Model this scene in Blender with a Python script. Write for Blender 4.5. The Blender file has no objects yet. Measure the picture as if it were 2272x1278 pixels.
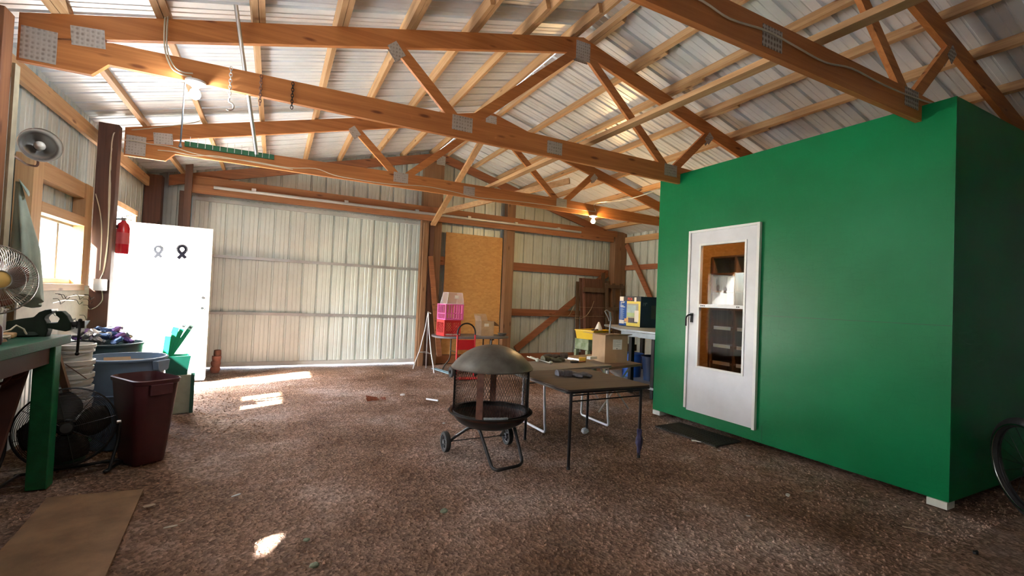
import bpy, math, random
from mathutils import Vector, Matrix
random.seed(7)
C = bpy.context.scene.collection
sc = bpy.context.scene
PI = math.pi

SKY_STRENGTH = 1.0
SUN_ENERGY = 16.0
SUN_D = (.65, .3, -.62)
EXPOSURE = 3.55
MILK = .28
SPOT = (1.83, 1.66)
ADDED_SHED_BULB = 110.0
BULB1 = 70.0
BULB2 = 120.0
ADDED_BULB3 = 25.0
ADDED_BULB4 = 25.0
MBX, MBY, MBA = -.80, 4.23, -.98
# ---------------------------------------------------------------- camera
H = 1.28
FPX = 1027.8
YAW, PITCH, ROLL = [math.radians(a) for a in (27.142, 1.344, 2.438)]
FW = Vector((math.sin(YAW)*math.cos(PITCH), math.cos(YAW)*math.cos(PITCH), math.sin(PITCH)))
R0 = Vector((math.cos(YAW), -math.sin(YAW), 0))
U0 = R0.cross(FW)
RT = R0*math.cos(ROLL) + U0*math.sin(ROLL)
UP = -R0*math.sin(ROLL) + U0*math.cos(ROLL)
cd = bpy.data.cameras.new('camera')
cam = bpy.data.objects.new('camera', cd)
C.objects.link(cam)
cd.sensor_width = 36.0
cd.lens = FPX/2272*36.0
cd.clip_start = 0.05
cd.clip_end = 300
cam.matrix_world = Matrix(((RT.x, UP.x, -FW.x, 0), (RT.y, UP.y, -FW.y, 0), (RT.z, UP.z, -FW.z, H), (0, 0, 0, 1)))
sc.camera = cam

def at(px, py, X=None, Y=None, Z=None):
    """survey helper: where the sight line through a photograph point meets a measured plane"""
    v = FW + RT*((px-1136)/FPX) - UP*((py-639)/FPX)
    o = Vector((0, 0, H))
    t = (X-o.x)/v.x if X is not None else (Y-o.y)/v.y if Y is not None else (Z-o.z)/v.z
    return o + v*t

# ---------------------------------------------------------------- world, sun, exposure
w = bpy.data.worlds.new('sky')
sc.world = w
w.use_nodes = True
nt = w.node_tree
nt.nodes.clear()
sky = nt.nodes.new('ShaderNodeTexSky')
sky.sky_type = 'NISHITA'
sky.sun_disc = False
sky.sun_elevation = math.radians(42)
sky.sun_rotation = math.radians(230)
sky.air_density = 1.0
sky.dust_density = 3.0
mixc = nt.nodes.new('ShaderNodeMix')
mixc.data_type = 'RGBA'
mixc.inputs[0].default_value = 0.45
mixc.inputs[7].default_value = (0.36, 0.37, 0.38, 1)
bg = nt.nodes.new('ShaderNodeBackground')
bg.inputs['Strength'].default_value = SKY_STRENGTH
wo = nt.nodes.new('ShaderNodeOutputWorld')
nt.links.new(sky.outputs[0], mixc.inputs[6])
nt.links.new(mixc.outputs[2], bg.inputs[0])
nt.links.new(bg.outputs[0], wo.inputs[0])

sd = bpy.data.lights.new('sun', 'SUN')
sun = bpy.data.objects.new('sun', sd)
C.objects.link(sun)
sd.energy = SUN_ENERGY
sd.angle = math.radians(1.2)
sd.color = (1.0, 0.98, 0.955)
SUN_DIR = Vector(SUN_D).normalized()
sun.rotation_euler = SUN_DIR.to_track_quat('-Z', 'Y').to_euler()
sun.location = (-8, 0, 9)

sc.view_settings.view_transform = 'Standard'
sc.view_settings.look = 'None'
sc.view_settings.gamma = 1
sc.view_settings.use_curve_mapping = False
sc.view_settings.exposure = EXPOSURE
sc.cycles.max_bounces = 10
sc.cycles.diffuse_bounces = 6
sc.cycles.glossy_bounces = 4
sc.cycles.transmission_bounces = 6
sc.cycles.transparent_max_bounces = 12
sc.cycles.sample_clamp_indirect = 12
sc.cycles.caustics_reflective = False
sc.cycles.caustics_refractive = False
sc.cycles.use_denoising = True

# ---------------------------------------------------------------- mesh builder
class M:
    def __init__(s, xf=None):
        s.V = []; s.F = []; s.xf = xf
    def add(s, vs, fs):
        n = len(s.V)
        for v in vs:
            v = Vector(v)
            s.V.append(s.xf @ v if s.xf else v)
        for f in fs: s.F.append([i+n for i in f])
        return s
    def box(s, a, b):
        x0, y0, z0 = a; x1, y1, z1 = b
        return s.add([(x0,y0,z0),(x1,y0,z0),(x1,y1,z0),(x0,y1,z0),(x0,y0,z1),(x1,y0,z1),(x1,y1,z1),(x0,y1,z1)],
              [(0,3,2,1),(4,5,6,7),(0,1,5,4),(1,2,6,5),(2,3,7,6),(3,0,4,7)])
    def cbox(s, c, d):
        return s.box([c[i]-d[i]/2 for i in range(3)], [c[i]+d[i]/2 for i in range(3)])
    def beam(s, p, q, wd, ht, side=None):
        """rectangular bar from p to q; wd along side, ht across"""
        p = Vector(p); q = Vector(q); d = (q-p).normalized()
        sv = Vector(side) if side else (Vector((0,0,1)).cross(d) if abs(d.z) < .95 else Vector((1,0,0)))
        sv = (sv - d*sv.dot(d)).normalized(); uv = d.cross(sv)
        vs = []
        for e in (p, q):
            for a, b in ((-1,-1),(1,-1),(1,1),(-1,1)):
                vs.append(e + sv*(a*wd/2) + uv*(b*ht/2))
        return s.add(vs, [(0,3,2,1),(4,5,6,7),(0,1,5,4),(1,2,6,5),(2,3,7,6),(3,0,4,7)])
    def tube(s, pts, r, n=8, closed=False, cap=True):
        pts = [Vector(p) for p in pts]; k = len(pts)
        rr = r if isinstance(r, (list, tuple)) else [r]*k
        base = len(s.V); vs = []; prev = None
        for i in range(k):
            if closed: d = pts[(i+1) % k] - pts[i-1]
            else: d = pts[min(i+1, k-1)] - pts[max(i-1, 0)]
            d = d.normalized() if d.length > 1e-9 else Vector((0,0,1))
            if prev is None:
                a = Vector((0,0,1)) if abs(d.z) < .9 else Vector((1,0,0))
                u = d.cross(a).normalized()
            else:
                u = prev - d*prev.dot(d)
                u = u.normalized() if u.length > 1e-6 else d.orthogonal().normalized()
            prev = u; v = d.cross(u)
            for j in range(n):
                t = 2*PI*j/n
                vs.append(pts[i] + (u*math.cos(t) + v*math.sin(t))*rr[i])
        fs = []
        for i in range(k if closed else k-1):
            i2 = (i+1) % k
            for j in range(n):
                j2 = (j+1) % n
                fs.append((i*n+j, i*n+j2, i2*n+j2, i2*n+j))
        if cap and not closed:
            fs.append(tuple(range(n-1, -1, -1))); fs.append(tuple((k-1)*n+j for j in range(n)))
        return s.add(vs, fs)
    def lathe(s, prof, c=(0,0,0), n=32, ax=None, sx=1, sy=1):
        """prof: (r, z) list; ax: Matrix 3x3 rotation"""
        c = Vector(c); vs = []; fs = []
        for r, z in prof:
            for j in range(n):
                t = 2*PI*j/n
                v = Vector((r*math.cos(t)*sx, r*math.sin(t)*sy, z))
                if ax: v = ax @ v
                vs.append(c+v)
        for i in range(len(prof)-1):
            for j in range(n):
                j2 = (j+1) % n
                fs.append((i*n+j, i*n+j2, (i+1)*n+j2, (i+1)*n+j))
        if prof[0][0] > 1e-6 and False: pass
        s.add(vs, fs)
        return s
    def disc(s, r, z, c=(0,0,0), n=32, ax=None, flip=False):
        vs = []; c = Vector(c)
        for j in range(n):
            t = 2*PI*j/n; v = Vector((r*math.cos(t), r*math.sin(t), z))
            vs.append(c + (ax @ v if ax else v))
        f = tuple(range(n))
        return s.add(vs, [f[::-1] if flip else f])
    def prism(s, poly, a, b, axis='y'):
        """poly of 2-D points extruded between a and b along axis"""
        n = len(poly); vs = []
        for t in (a, b):
            for u, v in poly:
                vs.append({'y': (u, t, v), 'x': (t, u, v), 'z': (u, v, t)}[axis])
        fs = [tuple(range(n)), tuple(range(2*n-1, n-1, -1))]
        for i in range(n):
            j = (i+1) % n
            fs.append((i, i+n, j+n, j))
        return s.add(vs, fs)
    def ball(s, c, r, n=12, m=8, sc3=(1,1,1)):
        prof = [(max(1e-5, math.sin(PI*i/m))*r, -math.cos(PI*i/m)*r) for i in range(m+1)]
        c = Vector(c); vs = []; fs = []
        for q, z in prof:
            for j in range(n):
                t = 2*PI*j/n
                vs.append(c + Vector((q*math.cos(t)*sc3[0], q*math.sin(t)*sc3[1], z*sc3[2])))
        for i in range(m):
            for j in range(n):
                j2 = (j+1) % n
                fs.append((i*n+j, i*n+j2, (i+1)*n+j2, (i+1)*n+j))
        return s.add(vs, fs)
    def build(s, name, mat, parent=None, smooth=0, bevel=0, solid=0, kind=None):
        me = bpy.data.meshes.new(name)
        me.from_pydata([tuple(v) for v in s.V], [], s.F)
        me.validate()
        me.update()
        if smooth:
            me.shade_smooth()
            me.set_sharp_from_angle(angle=math.radians(smooth if smooth > 1 else 40))
        if mat: me.materials.append(mat)
        o = bpy.data.objects.new(name, me)
        C.objects.link(o)
        if parent: adopt(o, parent)
        if bevel:
            b = o.modifiers.new('bevel', 'BEVEL'); b.width = bevel; b.segments = 2; b.limit_method = 'ANGLE'
        if solid:
            b = o.modifiers.new('solid', 'SOLIDIFY'); b.thickness = solid; b.offset = 0
        if kind: o['kind'] = kind
        return o

def world_loc(o):
    m = Vector((0,0,0))
    while o: m = m + o.location; o = o.parent if o.type == 'EMPTY' else None
    return m
def adopt(o, parent):
    o.parent = parent
    o.matrix_parent_inverse = Matrix.Translation(-world_loc(parent)) if parent.type == 'EMPTY' else Matrix.Identity(4)
def tag(o, label, cat, group=None):
    o['label'] = label; o['category'] = cat
    if group: o['group'] = group
    return o
def thing(name, label, cat, loc=(0,0,0), group=None):
    o = bpy.data.objects.new(name, None); C.objects.link(o)
    o.empty_display_size = .1
    o.location = loc
    return tag(o, label, cat, group)
def copy_tree(o, parent=None):
    c = o.copy(); C.objects.link(c)
    if parent: c.parent = parent
    for ch in list(o.children): copy_tree(ch, c)
    return c
def rotz(a): return Matrix.Rotation(a, 4, 'Z')
def place(x, y, z=0, a=0): return Matrix.Translation((x, y, z)) @ rotz(a)
def arc(c, r, a0, a1, n, pl='xz'):
    out = []
    for i in range(n+1):
        t = math.radians(a0 + (a1-a0)*i/n)
        u, v = r*math.cos(t), r*math.sin(t)
        out.append({'xz': (c[0]+u, c[1], c[2]+v), 'xy': (c[0]+u, c[1]+v, c[2]), 'yz': (c[0], c[1]+u, c[2]+v)}[pl])
    return out
def roundpath(pts, r=.04, n=5):
    """polyline with rounded corners"""
    pts = [Vector(p) for p in pts]; out = [pts[0]]
    for i in range(1, len(pts)-1):
        a, b, c = pts[i-1], pts[i], pts[i+1]
        q = min(r, (a-b).length*.45, (c-b).length*.45)
        p0 = b + (a-b).normalized()*q; p1 = b + (c-b).normalized()*q
        for k in range(n+1):
            t = k/n; out.append(p0*(1-t)**2 + b*2*t*(1-t) + p1*t*t)
    out.append(pts[-1])
    return out

# ---------------------------------------------------------------- materials
def newmat(name):
    m = bpy.data.materials.new(name); m.use_nodes = True
    nt = m.node_tree; nt.nodes.clear()
    out = nt.nodes.new('ShaderNodeOutputMaterial'); p = nt.nodes.new('ShaderNodeBsdfPrincipled')
    nt.links.new(p.outputs[0], out.inputs[0])
    return m, nt, p
def N(nt, t, **k):
    n = nt.nodes.new(t)
    for a, b in k.items():
        if a.startswith('i_'): n.inputs[a[2:].replace('_', ' ')].default_value = b
        else: setattr(n, a, b)
    return n
def ramp(nt, fac, stops):
    r = nt.nodes.new('ShaderNodeValToRGB')
    el = r.color_ramp.elements
    while len(el) > 1: el.remove(el[-1])
    el[0].position = stops[0][0]; el[0].color = (*stops[0][1], 1)
    for p, c in stops[1:]:
        e = el.new(p); e.color = (*c, 1)
    nt.links.new(fac, r.inputs[0]); return r
def mapped(nt, scale=(1,1,1), rot=(0,0,0)):
    t = nt.nodes.new('ShaderNodeTexCoord'); m = nt.nodes.new('ShaderNodeMapping')
    m.inputs['Scale'].default_value = scale; m.inputs['Rotation'].default_value = rot
    nt.links.new(t.outputs['Object'], m.inputs[0]); return m.outputs[0]
def bump(nt, p, h, strength=.3, dist=.01):
    b = nt.nodes.new('ShaderNodeBump'); b.inputs['Strength'].default_value = strength; b.inputs['Distance'].default_value = dist
    nt.links.new(h, b.inputs['Height']); nt.links.new(b.outputs[0], p.inputs['Normal'])
def plain(name, col, rough=.5, metal=0, var=.12, scale=8, bmp=0, col2=None, coat=0, spec=.5):
    m, nt, p = newmat(name)
    v = mapped(nt)
    n = N(nt, 'ShaderNodeTexNoise', i_Scale=scale, i_Detail=5.0, i_Roughness=.6)
    nt.links.new(v, n.inputs['Vector'])
    c2 = col2 or tuple(c*(1-var*2) for c in col)
    r = ramp(nt, n.outputs[0], [(.3, c2), (.65, col)])
    nt.links.new(r.outputs[0], p.inputs['Base Color'])
    p.inputs['Roughness'].default_value = rough; p.inputs['Metallic'].default_value = metal
    p.inputs['Specular IOR Level'].default_value = spec
    if coat: p.inputs['Coat Weight'].default_value = coat
    if bmp:
        n2 = N(nt, 'ShaderNodeTexNoise', i_Scale=scale*12, i_Detail=3.0)
        nt.links.new(v, n2.inputs['Vector']); bump(nt, p, n2.outputs[0], bmp, .004)
    return m
def wood(name, c1, c2, axis='x', rough=.62, knots=True, fine=1.0):
    m, nt, p = newmat(name)
    lo, hi = .9*fine, 22*fine
    s = {'x': (lo, hi, hi), 'y': (hi, lo, hi), 'z': (hi, hi, lo)}[axis]
    v = mapped(nt, s)
    n = N(nt, 'ShaderNodeTexNoise', i_Scale=1.0, i_Detail=6.0, i_Roughness=.62, i_Distortion=.7)
    nt.links.new(v, n.inputs['Vector'])
    mid = tuple((a+b)/2 for a, b in zip(c1, c2))
    r = ramp(nt, n.outputs[0], [(.28, c2), (.5, mid), (.72, c1)])
    s2 = {'x': (.7, 2.2, 2.2), 'y': (2.2, .7, 2.2), 'z': (2.2, 2.2, .7)}[axis]
    v3 = mapped(nt, s2)
    nb = N(nt, 'ShaderNodeTexNoise', i_Scale=1.0, i_Detail=2.0)
    nt.links.new(v3, nb.inputs['Vector'])
    mm = N(nt, 'ShaderNodeMix', data_type='RGBA', blend_type='MULTIPLY'); mm.inputs[0].default_value = .55
    rb = ramp(nt, nb.outputs[0], [(.3, (.62, .55, .5)), (.65, (1, 1, 1))])
    nt.links.new(r.outputs[0], mm.inputs[6]); nt.links.new(rb.outputs[0], mm.inputs[7])
    col = mm.outputs[2]
    if knots:
        s3 = {'x': (2.2, 8, 8), 'y': (8, 2.2, 8), 'z': (8, 8, 2.2)}[axis]
        v2 = mapped(nt, s3)
        vo = N(nt, 'ShaderNodeTexVoronoi', i_Scale=1.0)
        nt.links.new(v2, vo.inputs['Vector'])
        rk = ramp(nt, vo.outputs[0], [(.06, (.28, .16, .1)), (.14, (1, 1, 1))])
        mk = N(nt, 'ShaderNodeMix', data_type='RGBA', blend_type='MULTIPLY'); mk.inputs[0].default_value = .85
        nt.links.new(col, mk.inputs[6]); nt.links.new(rk.outputs[0], mk.inputs[7]); col = mk.outputs[2]
    nt.links.new(col, p.inputs['Base Color'])
    p.inputs['Roughness'].default_value = rough
    bump(nt, p, n.outputs[0], .25, .002)
    return m
def emit(name, col, s):
    m = bpy.data.materials.new(name); m.use_nodes = True; nt = m.node_tree; nt.nodes.clear()
    o = nt.nodes.new('ShaderNodeOutputMaterial'); e = nt.nodes.new('ShaderNodeEmission')
    e.inputs[0].default_value = (*col, 1); e.inputs[1].default_value = s
    nt.links.new(e.outputs[0], o.inputs[0]); return m
def glass(name, tint=(.95, .98, .97), rough=.0, refl=1.0):
    m = bpy.data.materials.new(name); m.use_nodes = True; nt = m.node_tree; nt.nodes.clear()
    o = nt.nodes.new('ShaderNodeOutputMaterial'); t = nt.nodes.new('ShaderNodeBsdfTransparent'); g = nt.nodes.new('ShaderNodeBsdfGlossy')
    t.inputs[0].default_value = (*tint, 1); g.inputs['Roughness'].default_value = rough
    f = nt.nodes.new('ShaderNodeLayerWeight'); f.inputs[0].default_value = .5
    pw = N(nt, 'ShaderNodeMath', operation='POWER'); pw.inputs[1].default_value = 4.0
    mu = N(nt, 'ShaderNodeMath', operation='MULTIPLY_ADD'); mu.inputs[1].default_value = .8*min(1, refl); mu.inputs[2].default_value = .045*refl; mu.use_clamp = True
    nt.links.new(f.outputs['Facing'], pw.inputs[0]); nt.links.new(pw.outputs[0], mu.inputs[0])
    mx = nt.nodes.new('ShaderNodeMixShader')
    nt.links.new(mu.outputs[0], mx.inputs[0]); nt.links.new(t.outputs[0], mx.inputs[1]); nt.links.new(g.outputs[0], mx.inputs[2])
    nt.links.new(mx.outputs[0], o.inputs[0]); return m

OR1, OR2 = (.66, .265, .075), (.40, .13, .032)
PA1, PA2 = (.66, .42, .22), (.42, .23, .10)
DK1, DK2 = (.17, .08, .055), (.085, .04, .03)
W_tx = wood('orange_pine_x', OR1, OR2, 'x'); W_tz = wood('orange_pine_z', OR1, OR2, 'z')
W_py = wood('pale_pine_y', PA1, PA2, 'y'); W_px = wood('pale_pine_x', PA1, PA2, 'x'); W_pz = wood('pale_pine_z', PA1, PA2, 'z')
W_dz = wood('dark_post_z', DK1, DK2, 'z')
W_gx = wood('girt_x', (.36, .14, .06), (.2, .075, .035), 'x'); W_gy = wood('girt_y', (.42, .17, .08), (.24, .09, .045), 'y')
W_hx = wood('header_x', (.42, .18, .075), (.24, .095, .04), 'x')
W_old = wood('old_board', (.16, .10, .06), (.07, .04, .025), 'z', .8)

def steel(name, col, metal=.45, rough=.42, dirt=.25):
    m, nt, p = newmat(name)
    v = mapped(nt, (1, 1, 1))
    n = N(nt, 'ShaderNodeTexNoise', i_Scale=2.2, i_Detail=4.0, i_Roughness=.55); nt.links.new(v, n.inputs['Vector'])
    r = ramp(nt, n.outputs[0], [(.3, tuple(c*(1-dirt) for c in col)), (.6, col)])
    nt.links.new(r.outputs[0], p.inputs['Base Color'])
    n2 = N(nt, 'ShaderNodeTexNoise', i_Scale=60.0, i_Detail=2.0)
    r2 = ramp(nt, n2.outputs[0], [(.2, (rough-.1,)*3), (.8, (rough+.1,)*3)])
    nt.links.new(r2.outputs[0], p.inputs['Roughness'])
    p.inputs['Metallic'].default_value = metal
    return m
S_roof = steel('roof_steel', (.80, .84, .88), .25, .4, .10)
S_wall = steel('wall_steel', (.60, .66, .64), .25, .45, .15)
S_door = steel('door_steel', (.72, .80, .78), .25, .42, .10)
S_gal = steel('galvanised', (.55, .57, .58), .6, .4)
S_frame = steel('door_frame_metal', (.62, .63, .62), .3, .45)
B_black = plain('black_metal', (.028, .027, .03), .38, .5, .2)
B_blackm = plain('matte_black', (.03, .03, .032), .6, 0, .2)
B_white = plain('white_paint', (.80, .80, .79), .4, 0, .03)
B_whitepl = plain('white_plastic', (.74, .73, .70), .45, 0, .06)
B_chrome = plain('chrome', (.75, .75, .76), .18, 1, .05)
B_alum = plain('aluminium', (.72, .72, .72), .32, .9, .06)
B_rubber = plain('rubber', (.035, .035, .036), .75, 0, .2)
B_rust = plain('rusty_steel', (.16, .065, .04), .7, .2, .3, 14, .3)
B_card = plain('cardboard', (.46, .30, .175), .8, 0, .08, 5)
B_cardin = plain('cardboard_inside', (.40, .26, .15), .85, 0, .1, 5)
B_paper = plain('paper', (.82, .81, .78), .7, 0, .03)
B_cable = plain('cable', (.62, .55, .42), .5, 0, .06)

# fenced truss plate material: rows of punched teeth
def plate_mat():
    m, nt, p = newmat('truss_plate')
    v = mapped(nt, (40, 40, 34))
    vo = N(nt, 'ShaderNodeTexVoronoi', i_Scale=1.0); vo.inputs['Randomness'].default_value = .15
    nt.links.new(v, vo.inputs['Vector'])
    r = ramp(nt, vo.outputs[0], [(.2, (.20, .15, .12)), (.5, (.50, .46, .42))])
    nt.links.new(r.outputs[0], p.inputs['Base Color']); p.inputs['Metallic'].default_value = .5; p.inputs['Roughness'].default_value = .5
    bump(nt, p, vo.outputs[0], .6, .004); return m
S_plate = plate_mat()

def flakes(nt, k=1.0):
    """height of two layers of pressed wood flakes"""
    hs = []
    for sc3, rot in (((11*k, 12*k, 30*k), (.7, 0, 0)), ((12*k, 11*k, 34*k), (-.5, 0, 0)), ((9*k, 24*k, 9*k), (.2, .3, 0))):
        v = mapped(nt, sc3, rot)
        wn = N(nt, 'ShaderNodeTexNoise', i_Scale=.8, i_Detail=2.0); nt.links.new(v, wn.inputs['Vector'])
        mv = N(nt, 'ShaderNodeMix', data_type='RGBA'); mv.inputs[0].default_value = .25
        nt.links.new(v, mv.inputs[6]); nt.links.new(wn.outputs['Color'], mv.inputs[7])
        vo = N(nt, 'ShaderNodeTexVoronoi', i_Scale=1.0); nt.links.new(mv.outputs[2], vo.inputs['Vector'])
        sp = nt.nodes.new('ShaderNodeSeparateColor'); nt.links.new(vo.outputs['Color'], sp.inputs[0]); hs.append(sp.outputs[0])
    a = N(nt, 'ShaderNodeMath', operation='ADD'); nt.links.new(hs[0], a.inputs[0]); nt.links.new(hs[1], a.inputs[1])
    b = N(nt, 'ShaderNodeMath', operation='ADD'); nt.links.new(a.outputs[0], b.inputs[0]); nt.links.new(hs[2], b.inputs[1])
    return b.outputs[0]
def osb_green():
    m, nt, p = newmat('green_painted_osb')
    h = flakes(nt)
    v3 = mapped(nt, (1.2, 1.2, 1.6)); nb = N(nt, 'ShaderNodeTexNoise', i_Scale=1.5, i_Detail=4.0); nt.links.new(v3, nb.inputs['Vector'])
    r = ramp(nt, nb.outputs[0], [(.3, (.0004, .150, .046)), (.7, (.0006, .185, .06))])
    nt.links.new(r.outputs[0], p.inputs['Base Color'])
    p.inputs['Roughness'].default_value = .36; p.inputs['Specular IOR Level'].default_value = .24
    bump(nt, p, h, .75, .004); return m
G_osb = osb_green()
G_paint = plain('green_paint', (.006, .15, .055), .45, 0, .2, 10, .2)
def osb_raw():
    m, nt, p = newmat('bare_osb')
    v = mapped(nt, (16, 16, 34))
    vo = N(nt, 'ShaderNodeTexVoronoi', i_Scale=1.0); nt.links.new(v, vo.inputs['Vector'])
    r = ramp(nt, vo.outputs['Color'], [(.2, (.46, .235, .075)), (.8, (.55, .30, .105))])
    nt.links.new(r.outputs[0], p.inputs['Base Color']); p.inputs['Roughness'].default_value = .7
    bump(nt, p, vo.outputs[0], .3, .003); return m
W_osb = osb_raw()
def dirt_mat(name='gravel_floor', stone=False):
    m, nt, p = newmat(name)
    v = mapped(nt)
    big = N(nt, 'ShaderNodeTexNoise', i_Scale=.9, i_Detail=5.0, i_Roughness=.6); nt.links.new(v, big.inputs['Vector'])
    vo = N(nt, 'ShaderNodeTexVoronoi', i_Scale=58.0); nt.links.new(v, vo.inputs['Vector'])
    fine = N(nt, 'ShaderNodeTexNoise', i_Scale=45.0, i_Detail=8.0, i_Roughness=.75); nt.links.new(v, fine.inputs['Vector'])
    rb = ramp(nt, big.outputs[0], [(.34, (.19, .105, .062)), (.5, (.335, .21, .15)), (.66, (.49, .37, .31))])
    rf = ramp(nt, vo.outputs['Color'], [(.0, (.42, .38, .36)), (.5, (.9, .87, .85)), (1, (1.75, 1.7, 1.65))])
    mm = N(nt, 'ShaderNodeMix', data_type='RGBA', blend_type='MULTIPLY'); mm.inputs[0].default_value = .9
    nt.links.new(rb.outputs[0], mm.inputs[6]); nt.links.new(rf.outputs[0], mm.inputs[7])
    nt.links.new(mm.outputs[2], p.inputs['Base Color'])
    p.inputs['Roughness'].default_value = .9; p.inputs['Specular IOR Level'].default_value = .2
    ad = N(nt, 'ShaderNodeMath', operation='ADD'); nt.links.new(vo.outputs[0], ad.inputs[0]); nt.links.new(fine.outputs[0], ad.inputs[1])
    lump = N(nt, 'ShaderNodeTexNoise', i_Scale=13.0, i_Detail=6.0, i_Roughness=.7); nt.links.new(v, lump.inputs['Vector'])
    a2 = N(nt, 'ShaderNodeMath', operation='MULTIPLY_ADD'); nt.links.new(lump.outputs[0], a2.inputs[0]); a2.inputs[1].default_value = 3.0; nt.links.new(ad.outputs[0], a2.inputs[2])
    ad = a2
    bump(nt, p, ad.outputs[0], 1.0 if not stone else .3, .022); return m
D_floor = dirt_mat()
D_stone = dirt_mat('gravel_stone', True)
# ================================================================ the building
XL, XR, YF, YB = -1.709, 7.14, 8.457, -3.2
T1, T2, T3, T4, TG = 3.821, 6.045, 1.606, -.62, 8.30
RX, RZ, S = 2.65, 3.944, .2618                      # ridge, top of the trusses, pitch
PH = .093                                           # purlin height
def ztop(x): return RZ - S*abs(x-RX)

PITCH_RIB = .2286
def rib_profile(u0, u1, first=0.0):
    """interior sheet profile along u: (u, depth away from the room)"""
    pts = [(u0, 0)]
    k = math.floor((u0-first)/PITCH_RIB)-1
    while True:
        c = first + k*PITCH_RIB
        if c > u1 + .1: break
        for du, d in ((-.020, 0), (-.014, .030), (.014, .030), (.020, 0), (.082, 0), (.087, .004), (.097, .004), (.102, 0), (.142, 0), (.147, .004), (.157, .004), (.162, 0)):
            if u0 < c+du < u1: pts.append((c+du, d))
        k += 1
    pts.append((u1, 0)); return pts
def sheet(m, org, ud, vd, nd, u0, u1, v0, v1, first=0.0):
    org = Vector(org); ud = Vector(ud); vd = Vector(vd); nd = Vector(nd)
    f0 = v0 if callable(v0) else (lambda u: v0); f1 = v1 if callable(v1) else (lambda u: v1)
    pts = rib_profile(u0, u1, first); vs = []
    for u, d in pts:
        vs.append(org + ud*u + nd*d + vd*f0(u)); vs.append(org + ud*u + nd*d + vd*f1(u))
    m.add(vs, [(2*i, 2*i+2, 2*i+3, 2*i+1) for i in range(len(pts)-1)])
def setting(o, k='structure'): o['kind'] = k; return o

# floor: uneven packed gravel
fm = M(); nx, ny = 150, 190; x0, x1, y0, y1 = -1.85, 7.3, YB-.1, 9.2
def gz(x, y):
    from mathutils import noise
    z = noise.fractal((x*1.3, y*1.3, 3), 1.0, 2.0, 4)*.012 + noise.noise((x*7, y*7, 1))*.005
    return max(-.03, min(.03, z)) - .012
vs = [(x0+(x1-x0)*i/nx, y0+(y1-y0)*j/ny, gz(x0+(x1-x0)*i/nx, y0+(y1-y0)*j/ny)) for j in range(ny+1) for i in range(nx+1)]
fm.add(vs, [(j*(nx+1)+i, j*(nx+1)+i+1, (j+1)*(nx+1)+i+1, (j+1)*(nx+1)+i) for j in range(ny) for i in range(nx)])
setting(fm.build('floor', D_floor, smooth=60))
# loose gravel lying on it
gm = M(); rg = random.Random(3)
for i in range(15000):
    yy = rg.uniform(0, 1)**1.6*6.5 + 1.2; xx = rg.uniform(-1.6, 4.0) if yy > 1.6 else rg.uniform(-1.6, 7)
    s = rg.uniform(.0045, .0115)*(1.3 if rg.random() < .06 else 1)
    z = gz(xx, yy); a = rg.uniform(0, PI)
    c, d = math.cos(a)*s, math.sin(a)*s
    gm.add([(xx+c, yy+d, z), (xx-d, yy+c*.8, z), (xx-c, yy-d, z), (xx+d*.9, yy-c, z), (xx+c*.3, yy+d*.2, z+s*rg.uniform(.7, 1.2)), (xx-c*.4, yy-d*.1, z+s*rg.uniform(.6, 1.1))],
           [(0,1,4),(1,5,4),(1,2,5),(2,3,5),(3,0,4),(3,4,5)])
g = gm.build('gravel', D_stone, kind='stuff')
tag(g, 'loose reddish brown gravel scattered over the dirt floor', 'gravel')
gr = M().box((-60, -60, -.12), (60, 60, -.10))
setting(gr.build('ground', plain('outside_ground', (.42, .44, .34), .9, 0, .1, .5)))

# left wall with window, doorway and, nearer, an added unseen light opening
WIN = (4.93, 5.96, 1.245, 1.815); DOOR = (6.46, 7.43, 0, 2.13); ADDED_WIN = (.2, 3.3, .95, 2.2)
lw = M(); zt = ztop(XL)+PH+.04
def lsh(a, b, z0, z1): sheet(lw, (XL, 0, 0), (0,1,0), (0,0,1), (-1,0,0), a, b, z0, z1, .05)
lsh(YB, ADDED_WIN[0], -.05, zt); lsh(ADDED_WIN[0], ADDED_WIN[1], -.05, ADDED_WIN[2]); lsh(ADDED_WIN[0], ADDED_WIN[1], ADDED_WIN[3], zt); lsh(ADDED_WIN[1], WIN[0], -.05, zt)
lsh(WIN[0], WIN[1], -.05, WIN[2]); lsh(WIN[0], WIN[1], WIN[3], zt); lsh(WIN[1], DOOR[0], -.05, zt); lsh(DOOR[0], DOOR[1], DOOR[3], zt); lsh(DOOR[1], YF+.12, -.05, zt)
setting(lw.build('wall_left', S_wall, solid=.004))
# far wall (gable) with the sliding door's opening
SX0, SX1, SZ = -1.168, 2.45, 2.655
fw = M()
def fsh(a, b, z0, z1): sheet(fw, (0, YF+.06, 0), (1,0,0), (0,0,1), (0,1,0), a, b, z0, z1, .02)
gab = lambda u: ztop(u)+PH+.03
fsh(XL-.1, SX0-.02, -.05, gab); fsh(SX0-.02, RX, SZ-.01, gab); fsh(RX, XR+.1, lambda u: -.05, gab)
fsh(SX1+.06, RX, -.05, SZ-.01)
setting(fw.build('wall_far', S_wall, solid=.004))
rw = M(); sheet(rw, (XR, 0, 0), (0,1,0), (0,0,1), (1,0,0), YB, YF+.1, -.05, zt+.12, .03)
setting(rw.build('wall_right', S_wall, solid=.004))
bw = M(); sheet(bw, (0, YB, 0), (1,0,0), (0,0,1), (0,-1,0), XL-.1, RX, -.05, gab); sheet(bw, (0, YB, 0), (1,0,0), (0,0,1), (0,-1,0), RX, XR+.1, -.05, gab)
setting(bw.build('wall_back', S_wall, solid=.004))
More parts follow.
